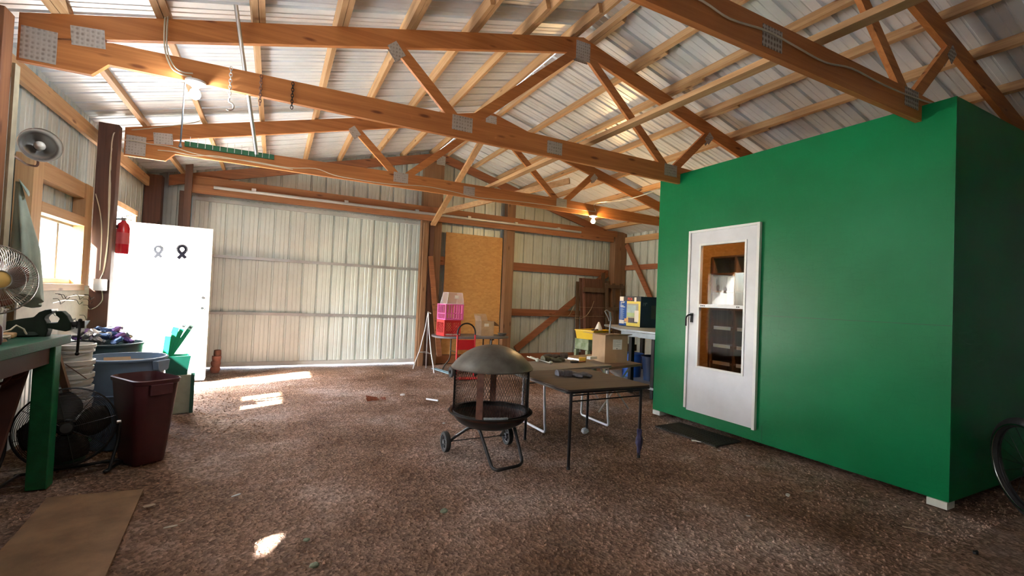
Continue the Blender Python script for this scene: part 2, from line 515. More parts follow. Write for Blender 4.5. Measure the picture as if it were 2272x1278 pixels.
for sg, nm in ((-1, 'ceiling'), (1, 'ceiling')):
    cm = M(); L = 4.75
    dv = Vector((sg, 0, -S)).normalized()
    sheet(cm, (RX+sg*.02, 0, RZ+PH), (0,1,0), dv, (0,0,1), YB-.2, YF+.2, 0, L, .1)
    setting(cm.build(nm, S_roof, solid=.004))
rc = M().prism([(RX-.19, RZ+PH-.03), (RX, RZ+PH+.02), (RX+.19, RZ+PH-.03), (RX+.19, RZ+PH-.024), (RX, RZ+PH+.03), (RX-.19, RZ+PH-.024)], YB, YF+.2, 'y')
for v in rc.V: v.z += .062
setting(rc.build('trim_1', S_gal))

# ---------------------------------------------------------------- trusses
def chord_poly(sg):
    """top chord, mirrored by sg"""
    xs = -1.44 if sg < 0 else 2*RX+1.44
    d = .152
    return [(xs, ztop(xs)), (RX, RZ), (RX, RZ-d), (xs, ztop(xs)-d)]
def make_truss(Y, label, heel=True, plates=True, webs=True, front=-1):
    t = thing('roof_truss', label, 'truss', (RX, Y, 2.67), 'timber roof trusses')
    y0, y1 = Y, Y+.04
    for sg in (-1, 1):
        M().prism(chord_poly(sg), y0, y1).build('top_chord', W_tx, t)
    mx = lambda x: 2*RX-x
    bot = [(-1.44, 2.585), (-1.095, 2.585), (-1.015, 2.672), (mx(-1.015), 2.672), (mx(-1.095), 2.585), (mx(-1.44), 2.585)]
    top = [(mx(-1.44), ztop(-1.44)-.15), (mx(-1.0), 2.815), (3.9, 2.862), (1.4, 2.862), (-1.0, 2.815), (-1.44, ztop(-1.44)-.15)]
    M().prism(bot+top, y0+.001, y1-.001).build('bottom_chord', W_tx, t)
    if webs:
        segs = []
        for f in (lambda x: x, mx):
            segs += [((f(.80), 3.335), (f(1.37), 2.80)), ((f(1.44), 2.80), (f(2.60), 3.80))]
        for p, q in segs:
            M().beam((p[0], Y+.019, p[1]), (q[0], Y+.019, q[1]), .034, .088, (0,1,0)).build('web', W_tx, t)
    if plates:
        ps = []
        for f in (lambda x: x, mx):
            ps += [(f(-1.345), 2.70, .165, .20, 0), (f(-1.12), 2.815, .165, .12, .1), (f(.80), 3.28, .09, .13, .7), (f(1.40), 2.80, .19, .13, 0)]
        ps += [(RX, 3.80, .17, .19, 0), (2.36, 2.765, .17, .12, 0)]
        for x, z, a, b, r in ps:
            pm = M(Matrix.Translation((x, Y, z)) @ Matrix.Rotation(-r*(1 if x < RX else -1), 4, 'Y'))
            pm.box((-a/2, -.0025, -b/2), (a/2, -.0005, b/2)); pm.box((-a/2, .0405, -b/2), (a/2, .0425, b/2))
            pm.build('truss_plate', S_plate, t)
    return t
make_truss(T4, 'orange pine roof truss behind the viewpoint, nearest the back wall', plates=False)
make_truss(T3, 'orange pine roof truss whose bottom chord meets the near corner of the green shed')
make_truss(T1, 'orange pine roof truss carrying the bright white bulb and hanging chains')
make_truss(T2, 'orange pine roof truss carrying the green nail strip and the warm bulb')
tg = thing('roof_truss', 'dark gable truss against the far steel wall above the sliding door', 'truss', (RX, TG, 2.9), 'timber roof trusses')
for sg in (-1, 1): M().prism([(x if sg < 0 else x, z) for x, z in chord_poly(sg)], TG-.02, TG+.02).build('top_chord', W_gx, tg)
M().cbox((RX, TG-.025, 3.8), (.17, .003, .17)).build('truss_plate', S_plate, tg)

# purlins, two lapped lengths to a row
ORD = ['lowest', 'second', 'third', 'fourth', 'fifth', 'sixth', 'seventh', 'topmost']
lx = [-1.28, -.765, -.21, .355, .89, 1.45, 1.97, 2.52]
def purlin(x, y0, y1, sg, label, m_):
    ang = math.atan(S)*(-sg)
    mm = M(Matrix.Translation((x, 0, ztop(x)+.002)) @ Matrix.Rotation(-ang, 4, 'Y'))
    mm.box((-.02, y0, 0), (.02, y1, PH-.006))
    tag(mm.build('roof_purlin', m_), label, 'purlin', 'roof purlins')
for i, x in enumerate(lx):
    for sg in (-1, 1):
        xx = x if sg < 0 else 2*RX-x + (.0 if i else -.02)
        side = 'left' if sg < 0 else 'right'
        fx = xx + (.043 if sg < 0 else -.043)
        o = ORD[i]
        purlin(xx, T1-.45, YF+.05, sg, f'roof purlin on the {side} slope, {o} row from the eave, far length', W_py)
        purlin(fx, YB, T1+.12, sg, f'roof purlin on the {side} slope, {o} row from the eave, near length', W_py)

# eave boards
for x, nm, sd_ in ((XL+.045, 'left', 1), (XR-.045, 'right', -1)):
    for (a, b, w_) in ((YB, T1-.1, 'near'), (T1-.1, YF-.05, 'far')):
        mm = M().box((x-.02, a+.003, 2.66), (x+.02, b-.003, 2.79 if nm == 'left' else 2.79))
        tag(mm.build('eave_board', W_py), f'pine eave board along the top of the {nm} wall, {w_} length', 'board')

# ---------------------------------------------------------------- posts
W_bz = wood('brown_post_z', (.30, .165, .085), (.17, .085, .045), 'z')
def post(x0, x1, y0, y1, z1, m_, label):
    p_ = M().box((x0, y0, -.05), (x1, y1, z1)).build('wooden_post', m_, bevel=.004)
    return tag(p_, label, 'post')
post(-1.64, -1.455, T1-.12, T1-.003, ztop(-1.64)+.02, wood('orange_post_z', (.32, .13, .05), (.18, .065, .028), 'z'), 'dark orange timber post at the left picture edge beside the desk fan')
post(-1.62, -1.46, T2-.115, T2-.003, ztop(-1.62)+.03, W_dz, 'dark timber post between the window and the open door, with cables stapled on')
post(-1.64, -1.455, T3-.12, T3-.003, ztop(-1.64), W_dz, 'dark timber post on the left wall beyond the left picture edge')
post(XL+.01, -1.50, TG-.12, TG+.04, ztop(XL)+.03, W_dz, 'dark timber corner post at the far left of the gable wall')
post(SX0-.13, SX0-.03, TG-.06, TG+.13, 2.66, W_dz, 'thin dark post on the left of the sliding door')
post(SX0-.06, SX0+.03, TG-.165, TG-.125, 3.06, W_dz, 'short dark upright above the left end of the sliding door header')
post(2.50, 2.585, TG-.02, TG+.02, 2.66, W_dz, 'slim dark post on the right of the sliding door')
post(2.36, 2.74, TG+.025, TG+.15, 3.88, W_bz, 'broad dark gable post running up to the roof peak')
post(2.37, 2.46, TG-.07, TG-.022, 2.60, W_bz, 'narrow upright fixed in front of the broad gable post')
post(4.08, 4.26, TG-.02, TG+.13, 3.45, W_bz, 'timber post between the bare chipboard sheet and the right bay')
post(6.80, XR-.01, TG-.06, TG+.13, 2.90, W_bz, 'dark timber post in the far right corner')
def member(name, p, q, wd, ht, m_, label, cat, side=None, group=None):
    return tag(M().beam(p, q, wd, ht, side).build(name, m_), label, cat, group)
# gable header boards
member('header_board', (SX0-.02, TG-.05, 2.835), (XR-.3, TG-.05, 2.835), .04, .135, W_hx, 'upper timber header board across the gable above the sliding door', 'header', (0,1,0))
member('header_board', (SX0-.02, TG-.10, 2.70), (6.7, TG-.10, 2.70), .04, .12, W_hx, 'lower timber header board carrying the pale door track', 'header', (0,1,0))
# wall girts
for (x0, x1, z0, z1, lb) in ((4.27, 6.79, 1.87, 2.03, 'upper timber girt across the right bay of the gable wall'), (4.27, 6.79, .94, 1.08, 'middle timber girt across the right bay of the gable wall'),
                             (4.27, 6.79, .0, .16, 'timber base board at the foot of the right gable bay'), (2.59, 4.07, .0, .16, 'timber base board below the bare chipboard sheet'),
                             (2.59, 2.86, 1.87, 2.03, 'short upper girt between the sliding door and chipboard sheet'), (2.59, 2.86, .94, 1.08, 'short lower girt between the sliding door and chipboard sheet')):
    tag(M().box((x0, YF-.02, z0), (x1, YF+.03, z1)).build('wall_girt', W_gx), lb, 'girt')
for (a, b, z0, z1, lb) in ((5.0, TG-.07, 2.04, 2.15, 'upper girt on the right wall behind the green shed'), (5.0, TG-.07, .98, 1.09, 'lower girt on the right wall behind the green shed')):
    tag(M().box((XR-.05, a, z0), (XR-.004, b, z1)).build('wall_girt', W_gy), lb, 'girt')
member('diagonal_brace', (4.45, YF-.045, .25), (6.73, YF-.045, 1.94), .04, .13, W_gx, 'long diagonal timber brace across the right bay of the gable wall', 'brace', (0,1,0))
member('diagonal_brace', (XR-.08, TG-.14, 2.62), (XR-.08, 6.9, .75), .04, .11, W_gy, 'diagonal timber brace on the right wall above the boxed television', 'brace', (1,0,0))
member('diagonal_brace', (2.52, TG-.045, 2.0), (2.78, TG-.045, .16), .04, .09, W_gx, 'steep dark brace just right of the sliding door', 'brace', (0,1,0))
# roof bracing
member('lateral_brace', (2.70, 6.62, 2.89), (2.86, -.9, 2.90), .085, .04, W_py, 'long pale timber brace lying lengthwise on the truss bottom chords', 'brace')
member('lateral_brace', (2.50, TG-.18, 2.56), (2.62, T2+.10, 3.66), .09, .04, W_py, 'pale brace sloping from the gable header up to the truss peak', 'brace')
member('lateral_brace', (2.62, TG-.18, 2.80), (4.10, T2+.10, 3.20), .04, .09, W_py, 'pale brace sloping from the gable post towards the right slope', 'brace')

# ---------------------------------------------------------------- bare chipboard
tag(M().box((2.86, YF-.04, .17), (4.06, YF-.024, 2.50)).build('chipboard_sheet', W_osb), 'bare orange-brown chipboard sheet fixed to the far steel wall', 'board')

# ---------------------------------------------------------------- sliding barn door (door_3)
setting(M().box((SX0-.1, YF+.05, SZ+.004), (SX1+.1, YF+.175, SZ+.03)).box((SX0-.12, YF+.06, 0), (SX0-.06, YF+.175, SZ+.03)).box((SX1+.065, YF+.06, 0), (SX1+.12, YF+.175, SZ+.03)).build('trim_2', S_gal))  # unseen flashing added to block daylight leaking past the sliding door
d3 = bpy.data.objects.new('door_3', None); C.objects.link(d3); d3.location = ((SX0+SX1)/2, YF+.14, 0); setting(d3)
dm = M(); sheet(dm, (0, YF+.14, 0), (1,0,0), (0,0,1), (0,1,0), SX0-.05, SX1+.06, .02, SZ+.05, -.04)
dm.build('door_panel', S_door, d3, solid=.004)
fr = M(); y0, y1 = YF+.095, YF+.135
fr.box((SX0-.01, y0, SZ-.06), (SX1+.03, y1, SZ)); fr.box((SX0-.01, y0, .05), (SX0+.03, y1, SZ-.06)); fr.box((SX1-.03, y0, .05), (SX1+.03, y1, SZ-.06)); fr.box((SX0+.03, y0, .02), (SX1-.03, y1, .085))
fr.build('door_frame', S_frame, d3, bevel=.003)
for z in (.865, 1.755): M().box((SX0+.03, y0, z-.022), (SX1-.03, y1, z+.022)).build('door_girt', S_gal, d3)
# track
tk = thing('door_track', 'pale steel sliding door track with hanger brackets on the header', 'track', (-.87, TG-.16, 2.74))
M().tube([(-.87, TG-.16, 2.745), (5.77, TG-.16, 2.765)], .024, 10).build('rail', S_gal, tk, smooth=40)
for x in (-.35, 1.0, 2.2, 3.2, 4.2, 5.2):
    M().box((x-.03, TG-.19, 2.745), (x+.03, TG-.12, 2.80)).build('bracket', S_gal, tk)

# ---------------------------------------------------------------- window_1
B_sash = plain('sash_grey', (.36, .38, .39), .5)
def window(name, y0, y1, z0, z1, x=XL-.005, n=2, fx=.055):
    wn = bpy.data.objects.new(name, None); C.objects.link(wn); wn.location = (x, (y0+y1)/2, z0); setting(wn)
    f = M(); f.box((x-.03, y0, z0), (x+.025, y1, z0+.045)); f.box((x-.03, y0, z1-.045), (x+.025, y1, z1)); f.box((x-.03, y0, z0+.045), (x+.025, y0+.045, z1-.045)); f.box((x-.03, y1-.045, z0+.045), (x+.025, y1, z1-.045))
    f.build('window_frame', B_sash, wn, bevel=.003)
    for k in range(1, n):
        yy = y0+(y1-y0)*k/n - .06
        M().box((x-.02, yy-.022, z0+.045), (x+.018, yy+.022, z1-.045)).build('window_stile', B_sash, wn, bevel=.002)
    M().box((x-.006, y0+.045, z0+.045), (x-.002, y1-.045, z1-.045)).build('pane', glass('window_glass'), wn)
    return wn
window('window_1', *WIN); 
w2 = bpy.data.objects.new('added_light_window', None); C.objects.link(w2); w2.location = (XL, 1.75, .95); setting(w2)  # unseen window added to light the green shed and the foreground
tr = bpy.data.materials.new('added_milky_sheet'); tr.use_nodes = True; tn = tr.node_tree; tn.nodes.clear()
to = tn.nodes.new('ShaderNodeOutputMaterial'); tt = tn.nodes.new('ShaderNodeBsdfTranslucent'); tt.inputs[0].default_value = (MILK, MILK, MILK*1.02, 1); tn.links.new(tt.outputs[0], to.inputs[0])
gy, gz_ = SPOT
M().box((XL-.006, ADDED_WIN[0], ADDED_WIN[2]), (XL-.003, gy-.09, ADDED_WIN[3])).box((XL-.006, gy+.09, ADDED_WIN[2]), (XL-.003, ADDED_WIN[1], ADDED_WIN[3])).box((XL-.006, gy-.09, ADDED_WIN[2]), (XL-.003, gy+.09, gz_-.036)).box((XL-.006, gy-.09, gz_+.036), (XL-.003, gy+.09, ADDED_WIN[3])).prism([(gy-.09, gz_-.036), (gy-.09, gz_+.036), (gy+.05, gz_+.036)], XL-.006, XL-.003, 'x').build('added_milky_sheet', tr, w2)  # added translucent sheet; its gap is shaped to throw the floor's sun spot
fm2 = M()
for a, b in (((XL-.03, ADDED_WIN[0]-.05, ADDED_WIN[2]-.05), (XL+.02, ADDED_WIN[1]+.05, ADDED_WIN[2]+.01)), ((XL-.03, ADDED_WIN[0]-.05, ADDED_WIN[3]-.01), (XL+.02, ADDED_WIN[1]+.05, ADDED_WIN[3]+.05)), ((XL-.03, ADDED_WIN[0]-.05, ADDED_WIN[2]), (XL+.02, ADDED_WIN[0]+.01, ADDED_WIN[3])), ((XL-.03, ADDED_WIN[1]-.01, ADDED_WIN[2]), (XL+.02, ADDED_WIN[1]+.05, ADDED_WIN[3]))): fm2.box(a, b)
fm2.build('window_frame', W_py, w2)  # boards seal light leaks round the added sheet
# timber framing round the window
for (y0, y1, z0, z1, x1, nm, lb, m_) in (
    (5.69, 5.87, .82, 2.19, -1.61, 'window_stud', 'bright lit pine stud on the right side of the window', W_pz),
    (4.60, 4.76, .82, 2.19, -1.60, 'window_stud', 'pine stud on the left side of the window behind the green cloth', W_pz),
    (4.765, 5.685, 2.05, 2.19, -1.62, 'window_header', 'upper pine header board above the window', W_py),
    (4.765, 5.685, 1.79, 1.87, -1.60, 'window_header', 'lower pine header board directly over the window', W_py),
    (4.765, 5.685, 1.19, 1.245, -1.58, 'window_sill_board', 'pine sill board below the window', W_py)):
    tag(M().box((XL+.008, y0, z0), (x1, y1, z1)).build(nm, m_), lb, 'board')
# door frame of the doorway
for (a, b, lb) in (((XL+.006, 6.40, 0), (XL+.10, 6.455, 2.19), 'pine jamb on the near side of the open doorway'), ((XL+.006, 7.435, 0), (XL+.10, 7.49, 2.19), 'pine jamb on the hinge side of the open doorway'),
                   ((XL+.006, 6.46, 2.13), (XL+.12, 7.43, 2.19), 'pale pine lintel over the open doorway')):
    tag(M().box(a, b).build('door_jamb', W_pz), lb, 'jamb')
# entry door leaf (door_1), hinged on the far jamb and standing open into the room
d1 = bpy.data.objects.new('door_1', None); C.objects.link(d1); d1.location = (-1.67, 7.43, 0); setting(d1)
LY = 7.414
M().box((-1.665, LY, .035), (-.768, LY+.042, 2.05)).build('door_panel', plain('door_white', (.84, .84, .82), .35, 0, .02), d1, bevel=.003)
M().box((-1.66, LY+.004, .014), (-.775, LY+.038, .035)).build('door_sweep', B_blackm, d1)
kb = M().lathe([(0, -.055), (.018, -.055), (.026, -.04), (.026, -.03), (.012, -.018), (.012, -.006), (.028, -.004), (.028, 0)], (-.84, LY, .98), 20, Matrix.Rotation(-PI/2, 3, 'X') @ Matrix.Rotation(0, 3, 'X'))
for v in kb.V: v.y = LY - abs(v.y-LY)
kb.build('door_knob', B_chrome, d1, smooth=40)
M().lathe([(0, 0), (.02, 0), (.02, .012), (0, .014)], (-.84, LY-.014, 1.12), 16, Matrix.Rotation(-PI/2, 3, 'X')).build('deadbolt', B_chrome, d1, smooth=40)
for z in (.3, 1.05, 1.8): M().tube([(-1.672, LY-.004, z-.045), (-1.672, LY-.004, z+.045)], .007, 8).build('hinge', B_chrome, d1, smooth=40)
# concrete-like door stoop lit by the doorway
tag(M().box((XL-.9, 6.3, -.09), (XL+.02, 7.6, -.01)).build('door_stoop', plain('stoop', (.6, .6, .58), .8, 0, .08)), 'pale slab outside the open doorway', 'slab')

# ribbons taped to the leaf
def ribbon(cx, cz, lab, m_, s=1.0):
    r = M(); w_ = .034*s
    def strip(p, k=0):
        for i in range(len(p)-1):
            a = Vector(p[i]); b = Vector(p[i+1]); d = (b-a).normalized(); n = Vector((-d.z, 0, d.x))*w_/2
            r.add([a+n, b+n, b-n, a-n, a+n+Vector((0,.0015,0)), b+n+Vector((0,.0015,0)), b-n+Vector((0,.0015,0)), a-n+Vector((0,.0015,0))], [(0,1,2,3),(7,6,5,4),(0,4,5,1),(2,6,7,3),(1,5,6,2),(0,3,7,4)])
    lp = arc((cx, LY-.004, cz), .042*s, -50, 230, 18)
    strip(lp)
    strip([(cx+.027*s, LY-.004, cz-.032*s), (cx-.035*s, LY-.004, cz-.115*s)])
    strip([(cx-.027*s, LY-.0058, cz-.032*s), (cx+.04*s, LY-.0058, cz-.105*s)])
    return r.build('awareness_ribbon', m_)
q = at(404, 553, Y=LY)
tag(ribbon(q.x, q.z, '', plain('ribbon_black', (.003, .003, .006), .8, spec=.05), 1.08), 'black looped ribbon on the open white door, nearer the knob', 'ribbon')
q = at(351, 553, Y=LY)
tag(ribbon(q.x, q.z, '', plain('ribbon_grey', (.010, .011, .014), .8, spec=.1), .95), 'faded grey looped ribbon on the open white door, nearer the hinges', 'ribbon')
# ================================================================ green shed inside the barn
BX, BY0, BY1, BZ = 4.054, 1.415, 4.125, 2.784
SY0, SY1, SB, ST = 2.831, 3.611, .165, 2.078       # storm door opening
BR = XR-.095
sh = thing('shed_room', 'green painted chipboard room with a white storm door standing inside the barn', 'shed', ((BX+BR)/2, (BY0+BY1)/2, .05))
zb = .05
f = M()
f.box((BX, BY0, zb), (BX+.02, SY0, BZ)); f.box((BX, SY1, zb), (BX+.02, BY1, BZ)); f.box((BX, SY0, ST), (BX+.02, SY1, BZ)); f.box((BX, SY0, zb), (BX+.02, SY1, SB))
f.build('front_panel', G_osb, sh)
M().box((BX+.021, BY0, zb), (BR, BY0+.02, BZ)).build('end_panel', G_osb, sh)
M().box((BX+.021, BY1-.02, zb), (BR, BY1, BZ)).build('back_panel', G_osb, sh)
M().box((BX+.021, BY0+.021, BZ-.03), (BR, BY1-.021, BZ-.005)).build('top_panel', W_osb, sh)
M().box((BX+.021, BY0+.021, zb), (BR, BY1-.021, zb+.03)).build('floor_panel', W_osb, sh)
M().box((BR-.02, BY0+.021, zb+.03), (BR, BY1-.021, BZ-.03)).build('rear_panel', W_osb, sh)
M().box((BX+.022, BY1-.032, zb+.031), (BR-.022, BY1-.021, BZ-.031)).build('lining_panel', W_osb, sh)
M().box((BX+.022, BY0+.021, zb+.031), (BR-.022, BY0+.032, BZ-.031)).build('lining_panel', W_osb, sh)
# panel seams: slim shadow gaps modelled as battens set flush
seam = plain('seam_green', (.002, .10, .035), .6)
for a, b in (((BX-.0012, BY0, 1.222), (BX, SY0-.02, 1.226)), ((BX-.0012, SY0-.085, zb), (BX, SY0-.082, SB+.05)), ((BX-.0012, SY1+.02, 1.232), (BX, BY1, 1.235))):
    M().box(a, b).build('panel_seam', seam, sh)
# storm door: part of the shed; its pieces are sub-parts
wp = plain('storm_door_white', (.70, .70, .74), .38, 0, .04)
wy0, wy1, wz0, wz1, wzc = 2.958, 3.475, .655, 1.93, 1.293
m = M(); X0, X1 = BX-.022, BX+.006
m.box((X0, SY0, SB), (X1, wy0, ST)); m.box((X0, wy1, SB), (X1, SY1, ST)); m.box((X0, wy0, SB), (X1, wy1, wz0)); m.box((X0, wy0, wz1), (X1, wy1, ST))
sdoor = m.build('storm_door', wp, sh)
m = M()
for a, b in (((BX-.036, SY0-.03, SB-.01), (BX-.0015, SY0, ST+.025)), ((BX-.036, SY1, SB+.02), (BX-.0015, SY1+.028, ST+.025)), ((BX-.036, SY0, ST), (BX-.0015, SY1, ST+.025))): m.box(a, b)
m.build('door_casing', B_white, sdoor, bevel=.002)
m = M(); e = .022
for a, b in (((X0-.008, wy0-e, wz0-e), (X0, wy0, wz1+e)), ((X0-.008, wy1, wz0-e), (X0, wy1+e, wz1+e)), ((X0-.008, wy0, wz1), (X0, wy1, wz1+e)), ((X0-.008, wy0, wz0-e), (X0, wy1, wz0))): m.box(a, b)
m.build('glazing_bead', B_white, sdoor, bevel=.002)
M().box((X0-.012, wy0, wzc-.018), (X1, wy1, wzc+.018)).build('crossbar', B_white, sdoor, bevel=.003)
gl = glass('storm_glass', (.92, .93, .93), 0, .5)
M().box((BX-.012, wy0, wzc+.018), (BX-.009, wy1, wz1)).build('upper_pane', gl, sdoor)
M().box((BX-.008, wy0, wz0), (BX-.005, wy1, wzc-.018)).build('lower_pane', glass('storm_screen', (.80, .80, .80), 0, .02), sdoor)
m = M()
for yy in (wy0+.04, wy0+.06, wy1-.03, wy1-.05, wy1-.07): m.box((X0-.014, yy-.006, wzc-.006), (X0-.012, yy+.006, wzc+.006))
m.build('latch_tab', B_blackm, sdoor)
m = M(); m.box((X0-.012, 3.555, 1.11), (X0, 3.585, 1.21)); m.tube(roundpath([(X0-.01, 3.57, 1.19), (X0-.06, 3.57, 1.19), (X0-.058, 3.60, 1.16), (X0-.05, 3.605, 1.07)], .02), .009, 8)
m.build('handle', B_black, sdoor, smooth=40)
# blocks under the shed
for yy, lb in ((BY1-.07, 'white wooden shim under the far corner of the green shed'), (BY0+.06, 'small white block under the near corner of the green shed')):
    tag(M().box((BX-.012, yy-.055, .0), (BX+.10, yy+.055, .048)).build('shim_block', plain('shim', (.75, .74, .66), .7)), lb, 'block')
# pigeonhole shelves inside, seen through the glass
shw = wood('shelf_wood_y', (.30, .17, .10), (.17, .085, .05), 'z'); PX0, PX1 = 4.92, 5.24
psh = thing('pigeonhole_shelf', 'brown wooden pigeonhole shelves with white edge labels inside the green shed', 'shelf', (5.08, 2.9, .08))
m = M(); ys = [2.1, 2.45, 2.8, 3.13, 3.44, 3.73, 4.06]
for yy in ys: m.box((PX0, yy-.012, .09), (PX1, yy+.012, 1.92))
m.build('upright', shw, psh)
M().box((PX1+.001, ys[0], .09), (PX1+.012, ys[-1], 1.92)).build('back_board', shw, psh)
zs = [.12, .38, .60, .81, 1.03, 1.26, 1.48, 1.70, 1.91]
for z in zs:
    m = M()
    for i in range(6): m.box((PX0, ys[i]+.013, z-.01), (PX1, ys[i+1]-.013, z+.01))
    m.build('shelf_board', shw, psh)
for i, z in [(5, .60), (5, .81), (5, 1.03), (5, .38), (4, .60), (4, .81), (4, 1.03), (3, .60), (3, 1.03), (3, 1.48), (2, .81), (1, .60)]:
    M().box((PX0-.004, ys[i]+.04, z-.02), (PX0-.001, ys[i+1]-.05, z+.022)).build('shelf_label', B_paper, psh)
pq = at(1604, 557, X=BR-.026)
tag(M().box((BR-.0225, pq.y-.08, pq.z-.12), (BR-.0202, pq.y+.08, pq.z+.12)).build('pinned_paper', B_paper), 'white paper pinned above the pigeonholes inside the green shed', 'paper')
ib = thing('shed_bulb', 'added unseen warm bulb on the ceiling inside the green shed', 'bulb', (4.5, 2.2, 2.7))  # unseen bulb added to brighten the shed's inside
M().lathe([(0, 0), (.05, 0), (.05, -.03), (0, -.03)], (4.5, 2.2, 2.753), 16).build('lamp_holder', B_white, ib)
M().ball((4.5, 2.2, 2.68), .035).build('bulb', emit('shed_bulb_glow', (1, .62, .3), ADDED_SHED_BULB), ib, smooth=60)

# ================================================================ lamps
def bulb(x, y, zc, zt_, col, s, label, name):
    t = thing(name, label, 'lamp', (x, y, zt_))
    h = M().lathe([(0, 0), (.062, 0), (.062, -.016), (.03, -.03), (.022, -.04), (0, -.04)], (x, y, zt_), 24); h.build('lamp_holder', B_white, t, smooth=40)
    M().lathe([(0, .052), (.013, .052), (.014, .038), (.026, .022), (.034, 0), (.029, -.02), (.015, -.033), (0, -.037)], (x, y, zc), 20).build('bulb', emit(name+'_glow', col, s), t, smooth=60)
    return t
bulb(-.545, T1+.02-.04, 2.585, 2.672, (.86, .94, 1.0), BULB1, 'bright white bare bulb hanging under the nearer roof truss at the left', 'ceiling_bulb')
bulb(4.50, T2+.02-.04, 2.58, 2.672, (1.0, .62, .26), BULB2, 'warm yellow bare bulb under the farther truss near the green shed', 'ceiling_bulb')
bulb(.9, T3+.02, 2.585, 2.672, (1.0, .78, .5), ADDED_BULB3, 'added bare bulb, out of view, under the near truss overhead', 'ceiling_bulb')  # out-of-view bulb added to brighten the near part of the barn
bulb(.6, T4+.02, 2.585, 2.672, (.9, .95, 1.0), ADDED_BULB4, 'added bare white bulb under the truss behind the viewpoint', 'ceiling_bulb')  # another added bulb, behind the camera, for more light

# ================================================================ things hung on the trusses
def chain(x, z0, z1, lb, hook=False, m_=B_rust, seed=0):
    y = T1-.012
    t = thing('hanging_chain', lb, 'chain', (x, y, z0), 'chains hung over the truss')
    m = M(); n = int((z0-z1)/.022)
    for i in range(n):
        z = z0 - (i+.5)*.022; a = (i % 2)*PI/2 + seed
        pts = []
        for k in range(12):
            u = 2*PI*k/12; dx = .0085*math.cos(u); dz = .015*math.sin(u)
            pts.append((x + dx*math.cos(a), y + dx*math.sin(a), z+dz))
        m.tube(pts, .0028, 5, closed=True)
    m.build('links', m_, t, smooth=60)
    if hook:
        M().tube([(x, y, z1+.004), (x, y, z1-.02)] + arc((x, y, z1-.048), .028, 90, -120, 12) , .0062, 8).build('hook', B_chrome, t, smooth=60)
chain(-.345, 2.83, 2.60, 'pale steel chain with a hook over the truss beside the white bulb', True, B_alum)
chain(-.157, 2.82, 2.59, 'rusty hookless chain over the truss, the middle one of three', seed=.4)
chain(.05, 2.82, 2.605, 'dark chain without a hook over the truss, farthest from the white bulb', m_=B_black, seed=.2)
# black rod
rd = M().tube([(-.61, T1+.02, 2.665), (-.618, T1+.03, 2.23)], .005, 8)
rd.lathe([(0, .02), (.006, .02), (.012, -.005), (0, -.012)], (-.618, T1+.03, 2.225), 10)
tag(rd.build('hanging_rod', B_blackm, smooth=50), 'thin black rod hanging straight down from the nearer truss beside the bulb', 'rod')
# pale pole resting through the truss
tag(M().tube([(-.33, 3.70, 3.22), (-.17, 4.04, 2.30)], .0135, 12).build('metal_pole', B_alum, smooth=50), 'long pale metal pole hanging down through the nearer truss', 'pole')
# green nail strip
ns = thing('nail_rack', 'green painted strip studded with upright nails on the farther truss', 'rack', (-.5, T2-.01, 2.77))
M().beam((-.93, T2-.014, 2.795), (-.075, T2-.014, 2.80), .024, .055, (0,1,0)).build('board', G_paint, ns)
for i in range(12):
    x = -.88+.0685*i; M().tube([(x, T2-.03, 2.775), (x, T2-.032, 2.875)], .0028, 5).build('nail', B_alum, ns)
# cables
def cable(pts, r, lb, sub=4):
    P3 = [Vector(p) for p in pts]
    out = []
    for i in range(len(P3)-1):
        p0 = P3[max(i-1, 0)]; p1 = P3[i]; p2 = P3[i+1]; p3 = P3[min(i+2, len(P3)-1)]
        for k in range(sub):
            t = k/sub
            out.append(.5*((2*p1) + (-p0+p2)*t + (2*p0-5*p1+4*p2-p3)*t*t + (-p0+3*p1-3*p2+p3)*t**3))
    out.append(P3[-1])
    return tag(M().tube(out, r, 6).build('power_cable', B_cable, smooth=60), lb, 'cable')
ya = T1-.012
cable([at(x, y, Y=ya) for x, y in ((352, -20), (366, 20), (365, 60), (366, 110), (380, 150), (404, 165), (425, 170))], .0055, 'cream cable looping down the nearer truss to the white bulb, outer strand')
cable([at(x, y, Y=ya-.012) for x, y in ((358, -20), (372, 20), (371, 60), (371, 110), (386, 146), (406, 160), (428, 163))], .005, 'cream cable looping down the nearer truss to the white bulb, inner strand')
yb = T2-.012
cable([at(x, y, Y=yb) for x, y in ((447, 266), (432, 272), (390, 278), (320, 286), (262, 292))] + [at(x, y, X=-1.452) for x, y in ((250, 305),)] + [at(x, y, Y=T2-.125) for x, y in ((246, 360), (244, 450), (238, 540), (228, 610))], .0048, 'cream cable from the farther truss down the dark post, upper run')
cable([at(x, y, Y=yb-.006) for x, y in ((1322, 470), (1250, 460), (1150, 447), (1060, 438), (1000, 424), (940, 413), (860, 408), (780, 396), (740, 388), (700, 374), (640, 372), (560, 358), (480, 349), (430, 340), (380, 326), (330, 319), (285, 311), (258, 314))] + [at(x, y, Y=T2-.125) for x, y in ((247, 335), (242, 420), (240, 520), (233, 590), (222, 620))], .0052, 'long cream cable along the farther truss to the warm bulb')
cable([at(x, y, Y=yb-.016) for x, y in ((650, 376), (560, 360), (480, 346), (430, 345), (390, 337), (350, 333))], .0045, 'short cream cable doubled along the lower edge of the farther truss')
cable([at(x, y, Y=T2-.13) for x, y in ((212, 430), (222, 470), (226, 520), (222, 600))], .0045, 'thin cream cable down the near face of the dark post')
cable([at(1322, 468, Y=yb), at(1318, 455, Y=yb), at(1330, 449, Y=T2-.3), at(1365, 446, Y=5.3), at(1400, 440, Y=4.9), at(1432, 431, Y=4.5), at(1466, 420, Y=4.15)], .007, 'pale cable sagging from the warm bulb to the green shed')
yc = T3-.014
